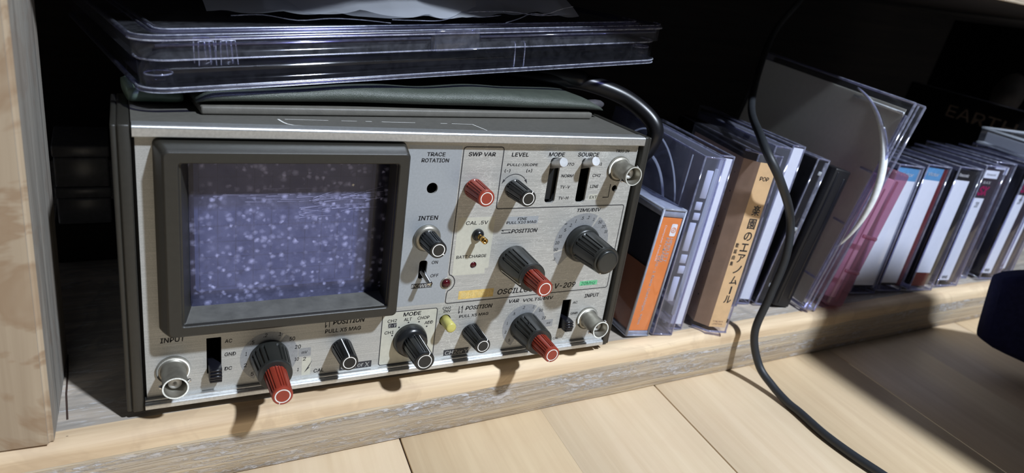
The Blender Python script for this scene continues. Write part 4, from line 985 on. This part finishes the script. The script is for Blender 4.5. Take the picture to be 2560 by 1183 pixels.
# row of video tape cases
def video(x, y, yaw, lean, T, H, D, label, strip_w, strip_mat, top=None, z_lab=6.0, top_text=None):
    o = stand('video_tape_case', label, 'tape case', x, y, yaw, lean, 'video tape cases in the right row')
    shellbox(o, T, D, H, 'clear', 'clear_rim', .6)
    obj('tape_body', MB().box(-T + 1.6, -1.6, 3, D - 2, 3, H - 3, .8, 2), 'tape_dark', o)
    zt_ = H - 2.2
    if top:
        obj('title_band', MB().box(-T + 1.4, -1.2 - strip_w, 1.2, 1.7, zt_ - top[1], zt_), top[0], o)
        if top_text:
            tt = MB(); text(tt, top_text, frame_xz(-T / 2 - strip_w / 2 - .2, 1.1, zt_ - top[1] * .5, 0, .2), (T - strip_w) * .56, 2.3, 0, .08); obj('title_lettering', tt, 'white_ink', o)
        zt_ -= top[1]
    obj('spine_label', MB().box(-T + 1.4, -1.2 - strip_w, 1.2, 1.7, z_lab, zt_), 'card_white', o)
    if strip_w: obj('edge_strip', MB().box(-1.1 - strip_w, -1.0, 1.2, 1.7, z_lab - 2, H - 2.2), strip_mat, o)
    return o
video(452.3, 7.1, -5, 3.8, 25.0, 92.1, 58, 'white tape case with light blue title band, right beside the pink case', 1.5, 'grey_case', ('card_blue', 8.5), top_text='Victor')
o = video(479.1, 4.9, -5, 4.4, 24.6, 92.4, 58, 'white tape case with light blue band and dark red edge strip', 4.5, 'card_red', ('card_blue', 8.5), top_text='Victor')
o = video(509.3, -.4, -6, 4.0, 25.4, 92.3, 58, 'white tape case with dark title band and a dark red block at its foot', 7.0, 'card_black', ('card_black', 7.5), 13.5, 'Panasonic')
obj('foot_block', MB().box(-23.6, -8.4, 1.2, 1.7, 3, 13.3), 'card_red', o)
def sx(x, y, yaw, lean, label, T=24.8):
    H = 93.0
    o = video(x, y, yaw, lean, T, H, 58, label, 9.5, 'card_purple', ('card_purple', 22), 4.5)
    wb = MB(); wb.box(-T + 2.2, -6.5, .8, 1.1, H - 9.2, H - 3.6); obj('maker_block', wb, 'card_white', o)
    a = MB(); text(a, 'BLACK', frame_xz(-T / 2 - 3.2, 1.0, H - 12.4, 0, .25), 8.5, 1.9, 0, .06); obj('title_lettering', a, 'white_ink', o)
    a = MB(); text(a, 'SX', frame_xz(-T / 2 - 3.4, 1.0, H - 18.6, 0, .25), 9.6, 6.4, 0, .45); obj('bold_lettering', a, 'magenta', o)
    a = MB(); text(a, '20', frame_xz(-T / 2 - 4.0, 1.0, H - 29, 0, .1), 3.6, 4.0, 0, .02); text(a, 'VHS', frame_xz(-T / 2 - 5, 1.0, 7.0), 6.5, 2.4, 0, .1); text(a, 'Panasonic', frame_xz(-T / 2 - 2.2, .7, H - 6.4, 0, .15), 11, 1.6); obj('label_lettering', a, 'ink_soft', o)
    return o
sx(543.3, .2, -4.4, 3.3, 'plum-black tape case with magenta letters, right beside the dark red block')
sx(570.5, 8.0, -4.4, 4.0, 'plum-black tape case with magenta letters, set back between two like it')
sx(602.0, .5, -4.4, 4.4, 'plum-black tape case at the far right, half hidden by navy cloth')
sx(630.0, 4, -4.4, 4.2, 'plum-black tape case under the flat clear case, behind the navy cloth')

# clear case lying flat on the row
o = thing('video_tape_case', 'clear tape case with white label lying flat on top of the right row', 'tape case', (606.5, 22, 122.6), Euler((0, 0, math.radians(-23))), 'video tape cases in the right row')
T, H, D = 60, 13.5, 92
s_ = obj('case_shell', MB().box(0, T, -46, D - 46, 0, H, .8, 2), 'clear_dusty', o)
q = MB()
for z in (.6, H - .6): q.tube([(.4, -46, z), (.4, D - 46, z)], .8, 8, 0, 0); q.tube([(.4, D - 46.5, z), (T, D - 46.5, z)], .8, 8, 0, 0)
obj('shell_rim', q, 'ring_white', s_)
obj('side_label', MB().box(1.2, 1.6, -44, D - 52, 2.2, H - 3.2), 'frost_label', o)

# dark cases at the back
yawd = -24.0
RD = Matrix.Rotation(math.radians(yawd), 4, 'Z') @ Matrix.Rotation(math.radians(6), 4, 'Y')
o = thing('dark_box_case', 'dark case with dim capital letters standing behind the flat clear case', 'case', (676, 60, B + 1.6), RD)
obj('case_body', MB().box(0, 10, 0, 180, 0, 121, .8, 2), 'card_black', o)
obj('shell_rim', edges_box(10, 180, 121, .7), 'clear_rim', o).location = (10 * K, 0, 0)
a = MB(); text(a, 'EARTH', side_frame_mat(-.06, 62, 103), 92, 11, 0, .1); obj('cover_lettering', a, 'dim_text', o)
o = thing('dark_record_sleeve', 'tall black sleeve with a dim grey disc printed on it, at the back', 'sleeve', (716, 60, B + 1.0), RD)
obj('sleeve', MB().box(0, 5, 0, 190, 0, 190, .5, 1), 'card_black', o)
a = MB(); a.lathe((-.05, 70, 128), [(21, 0), (21, .02)], 48, d=(-1, 0, 0)); obj('printed_disc', a, 'moon', o)

# far left, behind the oscilloscope: clear boxes on a wooden block
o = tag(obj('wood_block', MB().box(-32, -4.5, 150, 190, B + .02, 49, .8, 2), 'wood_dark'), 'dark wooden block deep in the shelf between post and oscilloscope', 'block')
def backbox(z, h, label):
    o = thing('storage_box', label, 'box', (-30, 150, z), None, 'dim boxes behind the oscilloscope')
    obj('box_body', MB().box(0, 24, 0, 38, 0, h * .72, 1.2, 3), 'smoke_box', o)
    obj('box_lid', MB().box(-.5, 24.5, -.5, 38.5, h * .72 + .1, h, 1.0, 3), 'smoke_box', o)
backbox(49.1, 20.0, 'dim grey plastic box on the dark wooden block behind the post')
backbox(69.2, 22.0, 'dim grey plastic box stacked highest behind the post')

# ------------------------------------------------------------------ navy garment at the right edge, with an unseen sleeve for shade
def cloth():
    mb = MB(); n = 44; rows = []; P = catmull([Vector(q) for q in [(484, -50, 43), (520, -92, 46), (580, -180, 55), (650, -300, 80), (720, -380, 140), (800, -400, 330), (860, -460, 470)]], 6)
    for i, c in enumerate(P):
        tan = (P[min(i + 1, len(P) - 1)] - P[max(i - 1, 0)]).normalized(); up = Vector((.22, .0, 1)); up = (up - tan * up.dot(tan)).normalized(); sd = tan.cross(up)
        u = i / (len(P) - 1); a_, b_ = 22 + 75 * u, 12 + 85 * u
        if i == 0: a_ *= .97; b_ *= .9
        rows.append([c + up * a_ * math.copysign(abs(math.sin(t_)) ** .35, math.sin(t_)) + sd * b_ * math.copysign(abs(math.cos(t_)) ** .35, math.cos(t_)) for t_ in [2 * math.pi * k / n for k in range(n)]])
    mb.rows(rows, 0, True)
    mb.tube([(457, -188, 250), (456, -270, 256), (470, -360, 268), (560, -460, 310), (700, -520, 390), (860, -460, 470)], lambda u: 56 + 8 * u, 28, 0, 6)  # out-of-view sleeve, added and placed to cast the shadow on the floor
    return mb
tag(obj('navy_garment', cloth(), 'navy'), 'navy cloth garment hem entering the picture at the right edge, with an unseen sleeve added to cast shade', 'garment')
